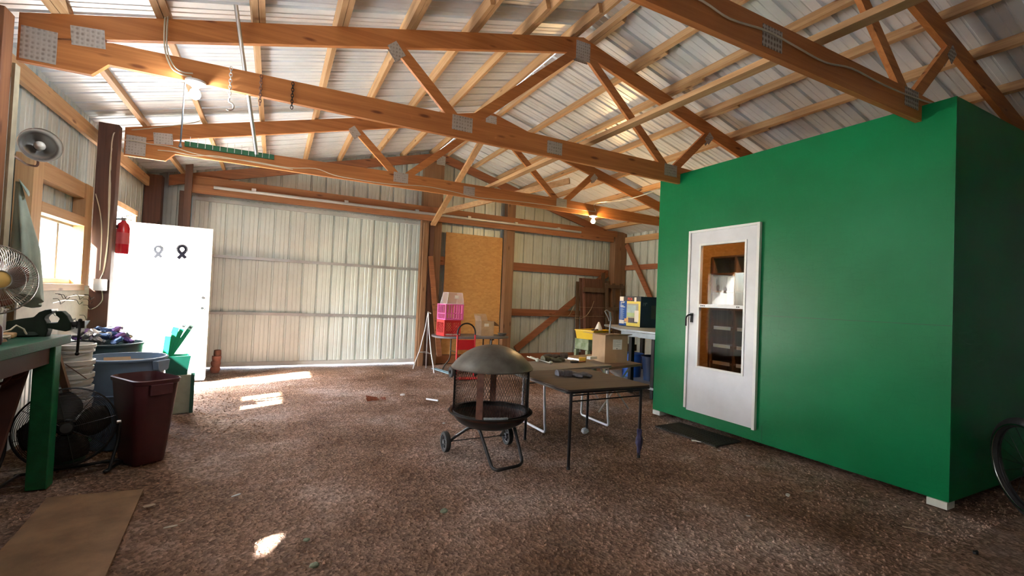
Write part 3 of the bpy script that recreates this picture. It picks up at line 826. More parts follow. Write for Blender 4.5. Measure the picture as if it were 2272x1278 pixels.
cable([at(x, y, Y=yc) for x, y in ((1480, -35), (1560, 3), (1620, 42), (1700, 68), (1760, 100), (1830, 138), (1890, 152), (1960, 188), (2030, 217))] + [(BX+.3, T3-.02, BZ+.05)], .0055, 'orange-lit cable stapled along the top of the nearest truss')
cable([(BX+.3, T3-.02, BZ+.05), (5.0, 1.55, 2.86), (5.9, 1.5, 2.90)], .005, 'cream cable running over the top of the green shed')
# switch box on the post
sb = thing('outlet_box', 'grey outlet box with a pale cover on the dark post beside the doorway', 'box', (-1.53, T2-.12, 1.27))
q = at(226, 632, Y=T2-.12)
M().box((q.x-.05, T2-.165, q.z-.055), (q.x+.045, T2-.117, q.z+.055)).build('box', B_alum, sb, bevel=.004)
M().box((q.x-.052, T2-.168, q.z-.057), (q.x+.047, T2-.1655, q.z+.057)).build('cover', B_whitepl, sb)
cable([at(x, y, Y=T2-.125) for x, y in ((226, 645), (227, 665), (215, 680), (200, 686), (192, 680))], .0045, 'cream cable curling below the outlet box')

# fire extinguisher on the doorway side of the post
ex = thing('fire_extinguisher', 'red fire extinguisher on the dark post in front of the open door', 'extinguisher', (-1.435, 6.12, 1.55))
cx, cy = -1.425, 6.13
er = plain('extinguisher_red', (.55, .015, .03), .25, 0, .05)
M().lathe([(0, 0), (.05, 0), (.056, .01), (.056, .27), (.045, .31), (.02, .335), (.02, .345), (0, .345)], (cx, cy, 1.575), 24).build('cylinder', er, ex, smooth=50)
m = M().box((cx-.018, cy-.018, 1.92), (cx+.018, cy+.018, 1.95)); m.beam((cx-.02, cy, 1.955), (cx+.075, cy-.01, 1.985), .018, .008); m.beam((cx-.02, cy, 1.94), (cx+.07, cy-.01, 1.93), .018, .008)
m.build('valve', B_chrome, ex)
M().tube(roundpath([(cx-.01, cy-.01, 1.935), (cx-.06, cy-.03, 1.93), (cx-.068, cy-.03, 1.80), (cx-.062, cy-.03, 1.63)], .03), [.009]*0 or .009, 8).build('hose', B_rubber, ex, smooth=60)
M().lathe([(.0565, .10), (.0575, .10), (.0575, .22), (.0565, .22)], (cx, cy, 1.575), 24).build('label_band', plain('ext_label', (.62, .1, .12), .4), ex, smooth=60)
M().box((-1.475, T2-.004, 1.83), (cx-.03, cy-.03, 1.865)).build('bracket', B_black, ex)
# pegboard and hooks under the window
pg = thing('pegboard', 'cream pegboard with wire hooks under the left window', 'pegboard', (-1.6, 5.2, .85))
M().box((-1.60, 4.45, .80), (-1.59, 5.85, 1.235)).build('board', plain('pegboard_cream', (.62, .57, .47), .7, 0, .12, 6), pg)
hr = random.Random(5)
for i in range(14):
    y = 4.9+hr.random()*.85; z = .9+hr.random()*.28
    M().tube(roundpath([(-1.589, y, z), (-1.555, y, z), (-1.548, y+.02, z-.03), (-1.545, y+.05*hr.random(), z-.045), (-1.53, y+.05, z-.02)], .01, 3), .0022, 5).build('hook', B_black, pg)
for i, (y, z) in enumerate(((5.45, 1.13), (5.2, 1.09))):
    M().tube([(-1.585, y-.18, z), (-1.57, y, z+.02), (-1.565, y+.2, z+.012)], .0035, 5).build('rod', B_alum, pg)

# clamp lamp with aluminium reflector at the top left
cl = thing('clamp_lamp', 'round aluminium clamp lamp reflector on the left wall above the cloth', 'lamp', (-1.44, 4.0, 2.1))
q = at(90, 322, X=-1.40); ax = (Vector((0,0,H))-q+Vector((.7, -.3, .75))).normalized(); rotm = ax.to_track_quat('Z', 'Y').to_matrix()
M().lathe([(.025, -.085), (.05, -.08), (.085, -.045), (.103, 0), (.108, .004), (.108, .0), (.104, -.005), (.087, -.048), (.052, -.083), (.025, -.088)], q, 36, rotm).build('reflector', plain('spun_aluminium', (.62, .58, .54), .25, .85, .1), cl, smooth=50)
M().lathe([(0, -.14), (.022, -.14), (.024, -.085), (0, -.08)], q, 16, rotm).build('socket', B_black, cl, smooth=40)
M().ball(q - ax*.035, .03).build('bulb', plain('frosted_bulb', (.75, .72, .66), .3), cl, smooth=60)
M().tube(roundpath([q-ax*.13, q-ax*.13+Vector((0,.02,-.06)), q-ax*.10+Vector((-.01,.05,-.12)), q-ax*.12+Vector((-.03,-.04,-.13)), Vector((-1.443, 3.865, 2.02))], .03), .007, 6).build('clamp', B_rust, cl, smooth=50)

# hanging cloth: folded cone shape
q0 = at(40, 402, X=-1.43)
ct = thing('hanging_cloth', 'pale green-grey cloth hanging from a nail beside the window', 'cloth', (-1.42, q0.y, q0.z))
m = M(); rows = 26; n = 40; vs = []
for i in range(rows+1):
    t = i/rows; z = q0.z - .74*t
    wy = .012 + .30*t**.85; wx = .016+.045*min(1, t*1.8)
    for j in range(n):
        a = 2*PI*j/n; fold = 1+.22*math.sin(5*a+1.3)*min(1, 2.2*t)+.10*math.sin(11*a+3*t)*t
        yy = q0.y+.02 + .17*t + wy*.5*math.cos(a)*fold; xx = -1.445+wx*.5 + wx*math.sin(a)*fold*.8
        vs.append((xx, yy, z - (.05*math.cos(a+.4)*t if i > rows-6 else 0)))
m.add(vs, [(i*n+j, i*n+(j+1) % n, (i+1)*n+(j+1) % n, (i+1)*n+j) for i in range(rows) for j in range(n)] + [tuple(range(n))[::-1], tuple(rows*n+j for j in range(n))])
cm_ = plain('cloth_green', (.36, .43, .36), .9, 0, .15, 6, .2)
m.build('drape', cm_, ct, smooth=60)
m = M().add([(-1.42, q0.y-.02, q0.z+.01), (-1.39, q0.y+.03, q0.z-.05), (-1.41, q0.y+.10, q0.z-.06), (-1.43, q0.y+.03, q0.z+.005), (-1.385, q0.y+.02, q0.z-.085)], [(0,1,2,3), (1,4,2), (0,4,1)])
m.build('folded_corner', cm_, ct, solid=.004)
# wooden hook rail next to the post
tag(M().box((-1.452, T1-.01, .95), (-1.437, T1+.05, 2.56)).build('conduit_strip', plain('conduit_beige', (.44, .38, .26), .6, 0, .2, 5)), 'beige conduit strip running down beside the left post', 'conduit')
# ================================================================ fire pit
FX, FY = 1.595, 3.40
fp = thing('fire_pit', 'black domed fire pit with mesh sides on a wheeled tube frame', 'fire pit', (FX, FY, 0))
iron = plain('fire_pit_black', (.045, .042, .04), .42, .5, .25, 6)
lidm = plain('dusty_lid', (.15, .14, .12), .42, .3, .3, 5)
def lidr(t): return (.325*math.sin(t), .70+.215*math.cos(t))
RC = (.325**2+.175**2)/(2*.175)
prof = [(max(1e-4, RC*math.sin(math.asin(.325/RC)*k/12)), .905-RC+RC*math.cos(math.asin(.325/RC)*k/12)) for k in range(13)] + [(.331, .726), (.328, .718), (.318, .726)]
lid = M().lathe(prof, (FX, FY, 0), 56).build('lid', lidm, fp, smooth=60)
M().tube(roundpath([(FX-.022, FY-.01, .895), (FX-.022, FY-.01, .945), (FX-.002, FY-.01, .945)], .01, 3), .006, 6).build('lid_handle', iron, lid, smooth=50)
# expanded mesh screen
m = M(); RS = .298; z0, z1 = .375, .722
for fam in (1, -1):
    for k in range(84):
        a0 = 2*PI*k/84; pts = []
        for s in range(5):
            t = s/4; a = a0 + fam*t*.55
            pts.append((FX+RS*math.cos(a), FY+RS*math.sin(a), z0+(z1-z0)*t))
        m.tube(pts, .0013, 3, cap=False)
m.build('mesh_screen', iron, fp)
m = M()
for z in (.375, .722): M().lathe([(RS-.004, z-.009), (RS+.005, z-.009), (RS+.005, z+.009), (RS-.004, z+.009), (RS-.004, z-.009)], (FX, FY, 0), 56).build('screen_hoop', iron, fp, smooth=40)
for a, mm in ((-131, B_rust), (-35, iron), (62, B_rust), (150, iron), (-80, None), (20, None)):
    if mm is None: continue
    a = math.radians(a); m = M(Matrix.Translation((FX, FY, 0)) @ rotz(a)); m.box((RS-.003, -.026, .37), (RS+.006, .026, .725)); m.build('screen_post', mm, fp)
bp = [(1e-4, .235)] + [(.30*math.sin(math.radians(a)), .365-.130*math.cos(math.radians(a))) for a in range(8, 89, 8)] + [(.31, .364), (.334, .370), (.340, .378), (.336, .382), (.312, .376)]
M().lathe(bp, (FX, FY, 0), 56).build('bowl', iron, fp, smooth=60)
M().lathe([(.311, .3755)] + [(.303*math.sin(math.radians(a)), .372-.128*math.cos(math.radians(a))) for a in range(88, 1, -8)] + [(1e-4, .244)], (FX, FY, 0), 56).build('bowl_lining', plain('burnt_lining', (.10, .045, .032), .6, .2, .4, 9, .2), fp, smooth=60)
m = M(Matrix.Translation((FX, FY, .38)) @ rotz(math.radians(-105))); m.box((.285, -.10, 0), (.31, .08, .012)); m.build('ash_patch', plain('ash_blue', (.35, .42, .45), .6, 0, .3, 20), fp)
# front tube loop and rear legs
lg = plain('leg_black', (.05, .05, .052), .4, .5, .2)
fl = [(FX-.17, FY-.02, .30), (FX-.145, FY-.12, .275), (1.50, 3.13, .012+.01), (1.515, 3.08, .016), (1.72, 3.11, .016), (1.775, 3.16, .022), (FX+.155, FY-.12, .275), (FX+.17, FY-.02, .30)]
M().tube(roundpath(fl, .05, 6), .0125, 10).build('leg', lg, fp, smooth=60)
for sx, wx in ((-1, 1.335), (1, 1.85)):
    M().tube(roundpath([(FX+sx*.10, FY-.02, .252), (FX+sx*.17, FY+.02, .25), (wx+.0+(-sx)*.03, 3.62, .11), (wx-sx*.03, 3.645, .085)], .05, 5), .0125, 10).build('leg', lg, fp, smooth=60)
M().tube([(1.325, 3.645, .083), (1.875, 3.645, .083)], .004, 8).build('axle', iron, fp)
for wx in (1.315, 1.885):
    rot = Matrix.Rotation(PI/2, 3, 'Y'); c = (wx, 3.645, .083)
    wh = M().lathe([(.058, -.02), (.078, -.02), (.083, -.013), (.083, .013), (.078, .02), (.058, .02), (.058, -.02)], c, 28, rot).build('wheel', B_rubber, fp, smooth=40)
    m = M()
    m.lathe([(0, -.022), (.016, -.022), (.016, .022), (0, .022)], c, 16, rot)
    m.lathe([(.052, -.012), (.06, -.014), (.06, .014), (.052, .012), (.052, -.012)], c, 28, rot)
    for k in range(6):
        a = 2*PI*k/6; m.beam(c, (wx, 3.645+.055*math.cos(a), .083+.055*math.sin(a)), .014, .012, (1,0,0))
    m.build('wheel_spokes', plain('wheel_grey', (.12, .12, .13), .4), wh, smooth=30)

# ================================================================ card table
tb = thing('folding_table', 'square folding card table with dark brown top and thin black legs', 'table', (2.41, 3.33, 0))
TZ = .615
brown = wood('table_top_dark', (.085, .052, .036), (.035, .022, .016), 'x', .75, False, .8)
m = M()
pl = []
for cx_, cy_, a0 in ((2.78, 3.74, 0), (2.03, 3.74, 90), (2.03, 2.93, 180), (2.78, 2.93, 270)):
    for k in range(6):
        a = math.radians(a0+18*k); pl.append((cx_+.04*math.cos(a), cy_+.04*math.sin(a)))
m.prism(pl, TZ-.012, TZ, 'z').build('tabletop', brown, tb)
M().prism([(x*1.0+(x-2.405)*.006, y+(y-3.335)*.006) for x, y in pl], TZ-.030, TZ-.0125, 'z').build('table_edge', B_black, tb, bevel=.003)
for (x, y) in ((2.056, 2.945), (2.775, 2.965), (2.79, 3.71), (2.10, 3.71)):
    l = M().tube([(x, y, TZ-.03), (x, y, .0)], .0125, 10).build('leg', B_black, tb, smooth=50)
    M().lathe([(0, 0), (.014, 0), (.014, .02), (.011, .022), (0, .022)], (x, y, 0), 12).build('foot_cap', B_rubber, l, smooth=40)
m = M()
for z in (TZ-.055, TZ-.10):
    m.tube([(2.056, 2.945, z), (2.775, 2.965, z)], .0055, 8)
    m.tube([(2.10, 3.71, z), (2.79, 3.71, z)], .0055, 8)
m.build('stretcher', B_black, tb, smooth=50)
# purple wrap round one leg, clear bag at another
m = M(); m.lathe([(.012, .0), (.016, .03), (.02, .06), (.028, .10), (.026, .14), (.018, .165), (.022, .20), (.02, .215), (.012, .22)], (2.775, 2.965, .022), 14)
rn = random.Random(2)
for v in m.V: v.x += rn.uniform(-.004, .004); v.y += rn.uniform(-.004, .004)
tag(m.build('leg_wrap', plain('purple_wrap', (.06, .05, .13), .5, 0, .3, 20), smooth=30), 'dark purple plastic wrapped round the right front leg of the card table', 'wrap')
m = M().ball((2.745, 3.68, .03), .035, 10, 7, (1.2, 1, .8))
for v in m.V: v.x += rn.uniform(-.006, .006); v.y += rn.uniform(-.006, .006); v.z += rn.uniform(-.004, .004)
tag(m.build('plastic_bag', plain('clear_bag', (.6, .6, .62), .25, 0, .1)), 'scrunched clear plastic bag at the foot of a rear card table leg', 'bag')

# gloves
def glove(c, ang, m_, name, lb, group=None, s=1.0, flip=1, z=0):
    m = M(place(c[0], c[1], z, ang) @ Matrix.Diagonal((s, s*flip, s, 1)))
    # palm
    m.ball((0, 0, .018), .05, 14, 8, (1.0, .85, .38))
    m.tube([(-.045, 0, .018), (-.075, 0, .02), (-.11, .004, .018)], [.030, .034, .038], 12)
    for i, (y, l) in enumerate(((-.034, .062), (-.012, .075), (.011, .070), (.033, .055))):
        m.tube([(.03, y*.9, .018), (.055, y, .026), (.055+l*.5, y*1.1, .022), (.05+l, y*1.2, .012)], [.013, .013, .012, .009], 10)
    m.tube([(-.01, -.038, .015), (.012, -.065, .017), (.038, -.078, .012)], [.015, .013, .010], 10)
    for v in m.V:
        if v.z < z+.001: v.z = z+.001
    return tag(m.build(name, m_, smooth=60), lb, 'glove', group)
gm_ = plain('glove_grey', (.13, .12, .13), .85, 0, .25, 25, .3)
glove((2.43, 3.40), -.5, gm_, 'work_glove', 'grey work glove on the card table, fingers towards the front', s=1.05, z=TZ)
glove((2.37, 3.47), -.1, plain('glove_light', (.2, .2, .24), .8, 0, .3, 25), 'work_glove', 'lighter grey work glove tucked behind the other on the card table', s=.95, flip=-1, z=TZ+.001)

# ================================================================ long table behind
lt = thing('folding_table', 'long grey-topped folding table on white tubular loop legs', 'table', (2.75, 4.1, 0))
LZ = .60
M().prism([(2.02, 3.80), (3.33, 4.02), (3.28, 4.52), (1.97, 4.42)], LZ-.025, LZ, 'z').build('tabletop', plain('grey_top', (.20, .165, .135), .7, 0, .2, 3), lt, bevel=.006)
wt = plain('white_tube', (.62, .63, .66), .35, .2, .05)
for x in (2.373, 3.137):
    M().tube(roundpath([(x, 3.86, LZ-.027), (x, 3.82, .10), (x, 3.80, .013), (x+.004, 4.29, .013), (x, 4.28, .10), (x, 4.26, LZ-.027)], .06, 6), .0125, 10).build('leg', wt, lt, smooth=60)
    M().tube([(x, 3.86, LZ-.12), (x, 4.26, LZ-.12)], .008, 8).build('stretcher', wt, lt, smooth=50)
# brown table further back
bt = thing('folding_table', 'low brown folding table under the cardboard carton, on crossed metal legs', 'table', (3.6, 4.7, 0))
BZ2 = .565
M().prism([(3.36, 4.10), (4.0, 4.27), (4.0, 5.2), (3.25, 5.05)], BZ2-.03, BZ2, 'z').build('tabletop', wood('brown_top', (.25, .15, .09), (.15, .09, .055), 'x', .5, False), bt, bevel=.004)
for y in (4.35, 4.95):
    for a, b in ((3.42, 3.90), (3.90, 3.42)):
        M().tube([(a, y, BZ2-.03), (b, y+.02*(1 if a < b else -1), .01)], .010, 8).build('leg', B_alum, bt, smooth=50)

def carton(name, lb, P, L, Wd, Hh, ang, flaps, m_=B_card, lab=None, z=0, th=.004):
    """open cardboard carton: L along local x, Wd along y"""
    t = thing(name, lb, 'box', (P[0], P[1], z)); X = place(P[0], P[1], z, ang)
    m = M(X)
    for a, b in (((-L/2, -Wd/2, 0), (L/2, -Wd/2+th, Hh)), ((-L/2, Wd/2-th, 0), (L/2, Wd/2, Hh)), ((-L/2, -Wd/2+th, 0), (-L/2+th, Wd/2-th, Hh)), ((L/2-th, -Wd/2+th, 0), (L/2, Wd/2-th, Hh)), ((-L/2+th, -Wd/2+th, 0), (L/2-th, Wd/2-th, th))): m.box(a, b)
    m.build('carton_body', m_, t)
    for sd, ang_, ln in flaps:
        a = math.radians(ang_)
        if sd in ('+x', '-x'):
            sg = 1 if sd == '+x' else -1
            p = (sg*L/2, 0, Hh+.002); q = (sg*(L/2+ln*math.cos(a)), 0, Hh+.002+ln*math.sin(a)); sdv, wd = (0,1,0), Wd
        else:
            sg = 1 if sd == '+y' else -1
            p = (0, sg*Wd/2, Hh+.002); q = (0, sg*(Wd/2+ln*math.cos(a)), Hh+.002+ln*math.sin(a)); sdv, wd = (1,0,0), L
        M(X).beam(p, q, wd*.99, .003, sdv).build('flap', m_, t)
    if lab:
        for (x0, z0, x1, z1, side, mm) in lab:
            m = M(X)
            if side == '-y': m.box((x0, -Wd/2-.0015, z0), (x1, -Wd/2-.0003, z1))
            else: m.box((-L/2-.0015, x0, z0), (-L/2-.0003, x1, z1))
            m.build('paper_label', mm, t)
    return t, X
# carton on the brown table
q = at(1345, 808, Z=BZ2)
tC, XC = carton('cardboard_carton', 'tall open cardboard carton with a white label on the low brown table', (q.x+.22, q.y+.22), .31, .31, .33, math.radians(-8), [('-x', 4, .14), ('+x', -8, .15), ('-y', 12, .10), ('+y', -4, .12)], lab=[(-.05, .16, .075, .28, '-y', B_paper)], z=BZ2)
txt = plain('print_grey', (.12, .12, .13), .6)
m = M(XC)
for i in range(7): m.box((-.042, -.1575, .265-.011*i), (-.042+[.09, .06, .098, .03, .098, .07, .085][i], -.1566, .267-.011*i))
m.box((.0, -.1575, .165), (.012, -.1566, .178))
m.build('label_print', txt, tC)

# things on the long table
def on_lt(px, py, z=LZ): return at(px, py, Z=z)
# crumpled gloves pile
q = on_lt(1225, 802)
gl1 = plain('glove_brown', (.10, .07, .05), .9, 0, .3, 20, .3); gl2 = plain('glove_green', (.17, .16, .10), .9, 0, .3, 20, .3)
glove((q.x, q.y), .2, gl2, 'work_glove', 'olive work glove on the long grey table', s=1.25, z=LZ+.001)
glove((q.x+.08, q.y+.06), 2.7, gl1, 'work_glove', 'dark brown work glove crumpled on top of the olive one', s=1.2, flip=-1, z=LZ+.028)
# white loppers: two handles with grips
q = on_lt(1195, 803)
lp = thing('hand_tongs', 'pale handled tongs lying at the left end of the long grey table', 'tongs', (q.x, q.y, LZ))
cr = plain('cream_plastic', (.62, .62, .52), .4)
a0 = on_lt(1170, 794); a1 = on_lt(1192, 803); a2 = on_lt(1222, 808)
M().tube([a0+Vector((0,0,.015)), a1+Vector((0,0,.02))], .007, 8).build('handle', cr, lp, smooth=50)
M().tube([a0+Vector((.05,.02,.012)), a1+Vector((.05,.01,.015)), a2+Vector((0,.03,.012))], .006, 8).build('handle', cr, lp, smooth=50)
M().ball(a1+Vector((.0,0,.022)), .022, 12, 8).build('knob', cr, lp, smooth=60); M().ball(a2+Vector((0,0,.018)), .018, 12, 8, (1.3, 1, .9)).build('knob', cr, lp, smooth=60)
# hand saw
s0 = on_lt(1250, 794); s1 = on_lt(1284, 800); s2 = on_lt(1300, 801)
sw = thing('bow_saw', 'white bladed bow saw with a yellow handle on the long grey table', 'saw', (s1.x, s1.y, LZ))
up = Vector((0,0,.012))
M().tube([s0+up+Vector((0,0,.03)), s0+up, (s0*.6+s1*.4)+up*.8, s1+up], .006, 8).build('frame', B_alum, sw, smooth=60)
M().beam(s0+Vector((.0,-.02,.006)), s1+Vector((0,-.02,.006)), .002, .02, (0,1,0)).build('blade', B_alum, sw)
M().beam(s1+Vector((0,0,.022)), s2+Vector((0,0,.022)), .05, .04, (0,1,0)).build('handle', plain('yellow_plastic', (.75, .45, .03), .4), sw, bevel=.008)
u0 = on_lt(1266, 805); u1 = on_lt(1283, 805); u2 = on_lt(1298, 804)
uk = thing('utility_knife', 'black and orange handled knife in front of the yellow handled saw', 'knife', (u1.x, u1.y, LZ))
M().beam(u0+Vector((0,0,.011)), u1+Vector((0,0,.011)), .03, .02, (0,1,0)).build('grip', B_blackm, uk, bevel=.005)
M().beam(u1+Vector((0,0,.011)), u2+Vector((0,0,.011)), .026, .016, (0,1,0)).build('body', plain('orange_plastic', (.5, .16, .04), .45), uk, bevel=.004)
q = on_lt(1310, 797)
tag(M(place(q.x+.02, q.y, LZ, .2)).box((-.06, -.03, 0), (.06, .03, .035)).build('plastic_case', B_whitepl, bevel=.005), 'small white plastic case at the right end of the long grey table', 'case')

# ================================================================ shelf stand and yellow tub
q = at(1306, 752, Y=5.9)
YX, YY, YZ = q.x+.10, 5.95, q.z
st = thing('plastic_stand', 'mouldy pale green plastic stand holding up the yellow tub', 'stand', (YX, YY, 0))
pgm = plain('mouldy_plastic', (.33, .38, .26), .7, 0, .3, 9, 0, (.10, .16, .05))
M().box((YX-.20, YY-.18, YZ-.17), (YX+.22, YY+.18, YZ-.002)).build('top', pgm, st, bevel=.01)
for sx in (-1, 1):
    for sy in (-1, 1): M().box((YX+sx*.18-.03, YY+sy*.15-.03, 0), (YX+sx*.18+.03, YY+sy*.15+.03, YZ-.172)).build('leg', pgm, st, bevel=.006)
yt = thing('yellow_tub', 'bright yellow plastic tub full of dark odds and ends in the right bay', 'tub', (YX, YY, YZ))
ym = plain('tub_yellow', (.80, .52, .01), .4, 0, .04)
X = place(YX+.02, YY, YZ, .35)
def tub_walls(X, lx_, ly_, h, tap=.9, th=.006):
    m = M(X)
    def ring(s, z, k=0): return [(-lx_/2*s+k, -ly_/2*s+k, z), (lx_/2*s-k, -ly_/2*s+k, z), (lx_/2*s-k, ly_/2*s-k, z), (-lx_/2*s+k, ly_/2*s-k, z)]
    a = ring(tap, 0); b = ring(1, h); c = ring(1, h, th); d = ring(tap, th, th)
    vs = a+b+c+d; f = [(3,2,1,0), (12,13,14,15)]
    for i in range(4):
        j = (i+1) % 4; f += [(i, j, 4+j, 4+i), (4+i, 4+j, 8+j, 8+i), (8+i, 8+j, 12+j, 12+i)]
    m.add(vs, f); return m
tub_walls(X, .50, .34, .14).build('tub_body', ym, yt)
m = M(X)
for a, b in (((-.262, -.182, .127), (.262, -.168, .143)), ((-.262, .168, .127), (.262, .182, .143)), ((-.262, -.168, .127), (-.248, .168, .143)), ((.248, -.168, .127), (.262, .168, .143))): m.box(a, b)
m.build('rim', ym, yt, bevel=.003)
rj = random.Random(9)
for i in range(7):
    x, y = rj.uniform(-.13, .13), rj.uniform(-.08, .08)
    mm = M(X); mm.tube([(x-.06, y, .10), (x+.06, y+rj.uniform(-.04, .04), .115+rj.uniform(0, .03))], .018, 8)
    tag(mm.build('odd_part', [B_blackm, B_rust, iron][i % 3], smooth=50), 'dark oily metal piece lying in the yellow tub', 'part', 'dark pieces in the yellow tub')
m = M(X); m.lathe([(0, 0), (.06, 0), (.065, .01), (.03, .09), (.012, .13), (0, .13)], (.19, .02, .13), 14)
tag(m.build('white_scoop', B_whitepl, smooth=50), 'white plastic scoop sticking up from the right end of the yellow tub', 'scoop')

# ================================================================ steel bench with boxes
CZ = .915
q0 = at(1376, 729, Z=CZ); 
CX0 = q0.x; CY0, CY1 = 4.3, at(1368, 722, X=q0.x+.5).y+.1
bn = thing('steel_bench', 'grey steel topped workbench with black legs behind the green shed', 'bench', (CX0+.35, 5.2, 0))
M().prism([(4.50, 5.27), (4.60, 4.3), (5.9, 4.3), (5.9, 6.3), (5.02, 6.3)], CZ-.03, CZ, 'z').build('bench_top', plain('bench_grey', (.34, .38, .42), .4, .3, .1), bn, bevel=.004)
M().beam((4.515, 5.26, CZ-.066), (4.61, 4.3, CZ-.066), .015, .068).build('apron', plain('bench_grey2', (.26, .30, .34), .45, .3, .1), bn)
for x in (4.66, 5.8):
    for y in (4.75, 5.2 if x < 5 else 6.2): M().box((x-.03, y-.03, 0), (x+.03, y+.03, CZ-.031)).build('leg', B_black, bn, bevel=.003)
M().prism([(4.6, 5.2), (4.65, 4.35), (5.85, 4.35), (5.85, 6.2), (5.1, 6.2)], .12, .15, 'z').build('lower_shelf', plain('shelf_grey', (.4, .42, .45), .5, .2), bn)
# television carton
t0 = at(1420, 727, Z=CZ); ty1 = at(1373, 721, X=t0.x).y
TX0 = t0.x; TY0 = t0.y; TH = at(1373, 657, X=t0.x).z-CZ
tv = thing('television_carton', 'blue and black printed 19 inch television carton on the steel bench', 'box', (TX0+.25, TY0+.2, CZ))
navy = plain('carton_navy', (.012, .03, .07), .4, 0, .15); blue = plain('carton_blue', (.02, .10, .42), .35, 0, .08); yel = plain('carton_yellow', (.78, .66, .16), .4, 0, .06)
M().box((TX0, TY0, CZ+.001), (TX0+.48, ty1, CZ+TH)).build('carton_body', navy, tv, bevel=.003)
LY0 = ty1-TY0
def face(a, b, z0, z1, mm, nm, dx=.002):
    """a..b measured from the far (left in view) end of the face towards the near end"""
    M().box((TX0-dx, ty1-b*LY0, CZ+z0*TH), (TX0-dx+.0012, ty1-a*LY0, CZ+z1*TH)).build(nm, mm, tv)
face(.0, .36, .02, .84, blue, 'printed_panel'); face(.36, .99, .02, .84, yel, 'printed_panel'); face(.0, .99, .84, .99, plain('carton_charcoal', (.07, .08, .10), .4), 'printed_panel')
face(.02, .20, .84, .985, B_paper, 'white_sticker', .004); face(.71, .80, .82, .97, B_paper, 'white_sticker', .004); face(.02, .25, .08, .20, B_paper, 'white_sticker', .004); face(.74, .93, .17, .54, B_paper, 'white_sticker', .006)
face(.36, .90, .30, .76, plain('tv_bezel', (.42, .44, .46), .4), 'pictured_television', .004); face(.39, .80, .36, .71, plain('tv_sky', (.42, .58, .66), .4), 'pictured_screen', .005); face(.39, .74, .33, .46, plain('tv_grass', (.45, .62, .34), .4), 'pictured_screen', .0056)
face(.44, .88, .13, .29, plain('tv_base', (.10, .10, .13), .4), 'pictured_television', .0045); face(.27, .46, .15, .26, plain('orange_tab', (.75, .42, .2), .4), 'printed_panel', .0062)
face(.27, .36, .10, .13, B_white, 'printed_panel', .005)
def text(s, loc, size, mm, parent, rx=PI/2, rz=0, ext=.0006, name='lettering', bold=0):
    c = bpy.data.curves.new(name, 'FONT'); c.body = s; c.size = size; c.extrude = ext; c.offset = bold
    o = bpy.data.objects.new(name, c); me = bpy.data.meshes.new_from_object(o); bpy.data.objects.remove(o)
    me.transform(Matrix.Translation(loc) @ rotz(rz) @ Matrix.Rotation(rx, 4, 'X'))
    o = bpy.data.objects.new(name, me); C.objects.link(o); me.materials.clear(); me.materials.append(mm); adopt(o, parent)
    return o
text('19"', (TX0-.0045, ty1-.05*LY0, CZ+.71*TH), .075, B_white, tv, rz=-PI/2, bold=.002)
text('COLOR', (TX0-.0045, ty1-.055*LY0, CZ+.665*TH), .022, B_white, tv, rz=-PI/2, bold=.001)
text('TELEVISION', (TX0-.0045, ty1-.055*LY0, CZ+.625*TH), .022, B_white, tv, rz=-PI/2, bold=.001)
text('RCA', (TX0-.0045, ty1-.40*LY0, CZ+.875*TH), .055, plain('logo_red', (.75, .08, .05), .4), tv, rz=-PI/2, bold=.002)
m = M()
for i in range(16): m.box((TX0-.0045, ty1-(.06+[.13, .19, .16, .11, .18, .15][i % 6])*LY0, CZ+(.58-.024*i)*TH), (TX0-.0036, ty1-.06*LY0, CZ+(.588-.024*i)*TH))
m.build('small_print', plain('light_print', (.55, .68, .85), .4), tv)
text('19"', (TX0+.03, TY0-.002, CZ+.70*TH), .075, plain('shaded_print', (.2, .24, .28), .4), tv, bold=.001)  # print on the carton's shaded side, the shade put into its colour
M().box((TX0+.22, TY0-.003, CZ+.28*TH), (TX0+.45, TY0-.001, CZ+.72*TH)).build('pictured_television', plain('shaded_tv', (.06, .075, .08), .4), tv)  # pictured set darkened in its colour for the shaded side
# under and behind the bench
def blue_bin(x, y, r, h, z, lb, mm):
    t = thing('blue_bin', lb, 'bin', (x, y, z))
    M().lathe([(0, 0), (r*.82, 0), (r, h), (r+.012, h), (r+.012, h-.015), (r*.985, h-.015), (r*.81, .008), (0, .008)], (x, y, z), 28).build('bin_body', mm, t, smooth=40)
    M().lathe([(r*.80, h*.96-.0), (r*.98, h*.965), (r*.98, h*.955), (0, h*.95)], (x, y, z), 28)
    return t
bb = plain('bin_blue', (.02, .10, .42), .4, 0, .1)
blue_bin(5.05, 5.62, .17, .36, .152, 'royal blue round bin on the lower shelf of the steel bench', bb)
blue_bin(5.12, 5.2, .19, .36, .152, 'dark navy round bin beside the royal blue one under the bench', plain('bin_navy', (.01, .03, .09), .45))
q = at(1375, 762, Y=5.9)
tag(M(place(q.x+.02, 5.75, q.z, .3)).box((-.11, -.08, -.10), (.16, .1, .0)).build('brown_carton', plain('brown_box', (.17, .075, .04), .7)), 'small dark brown box wedged under the bench edge', 'box')
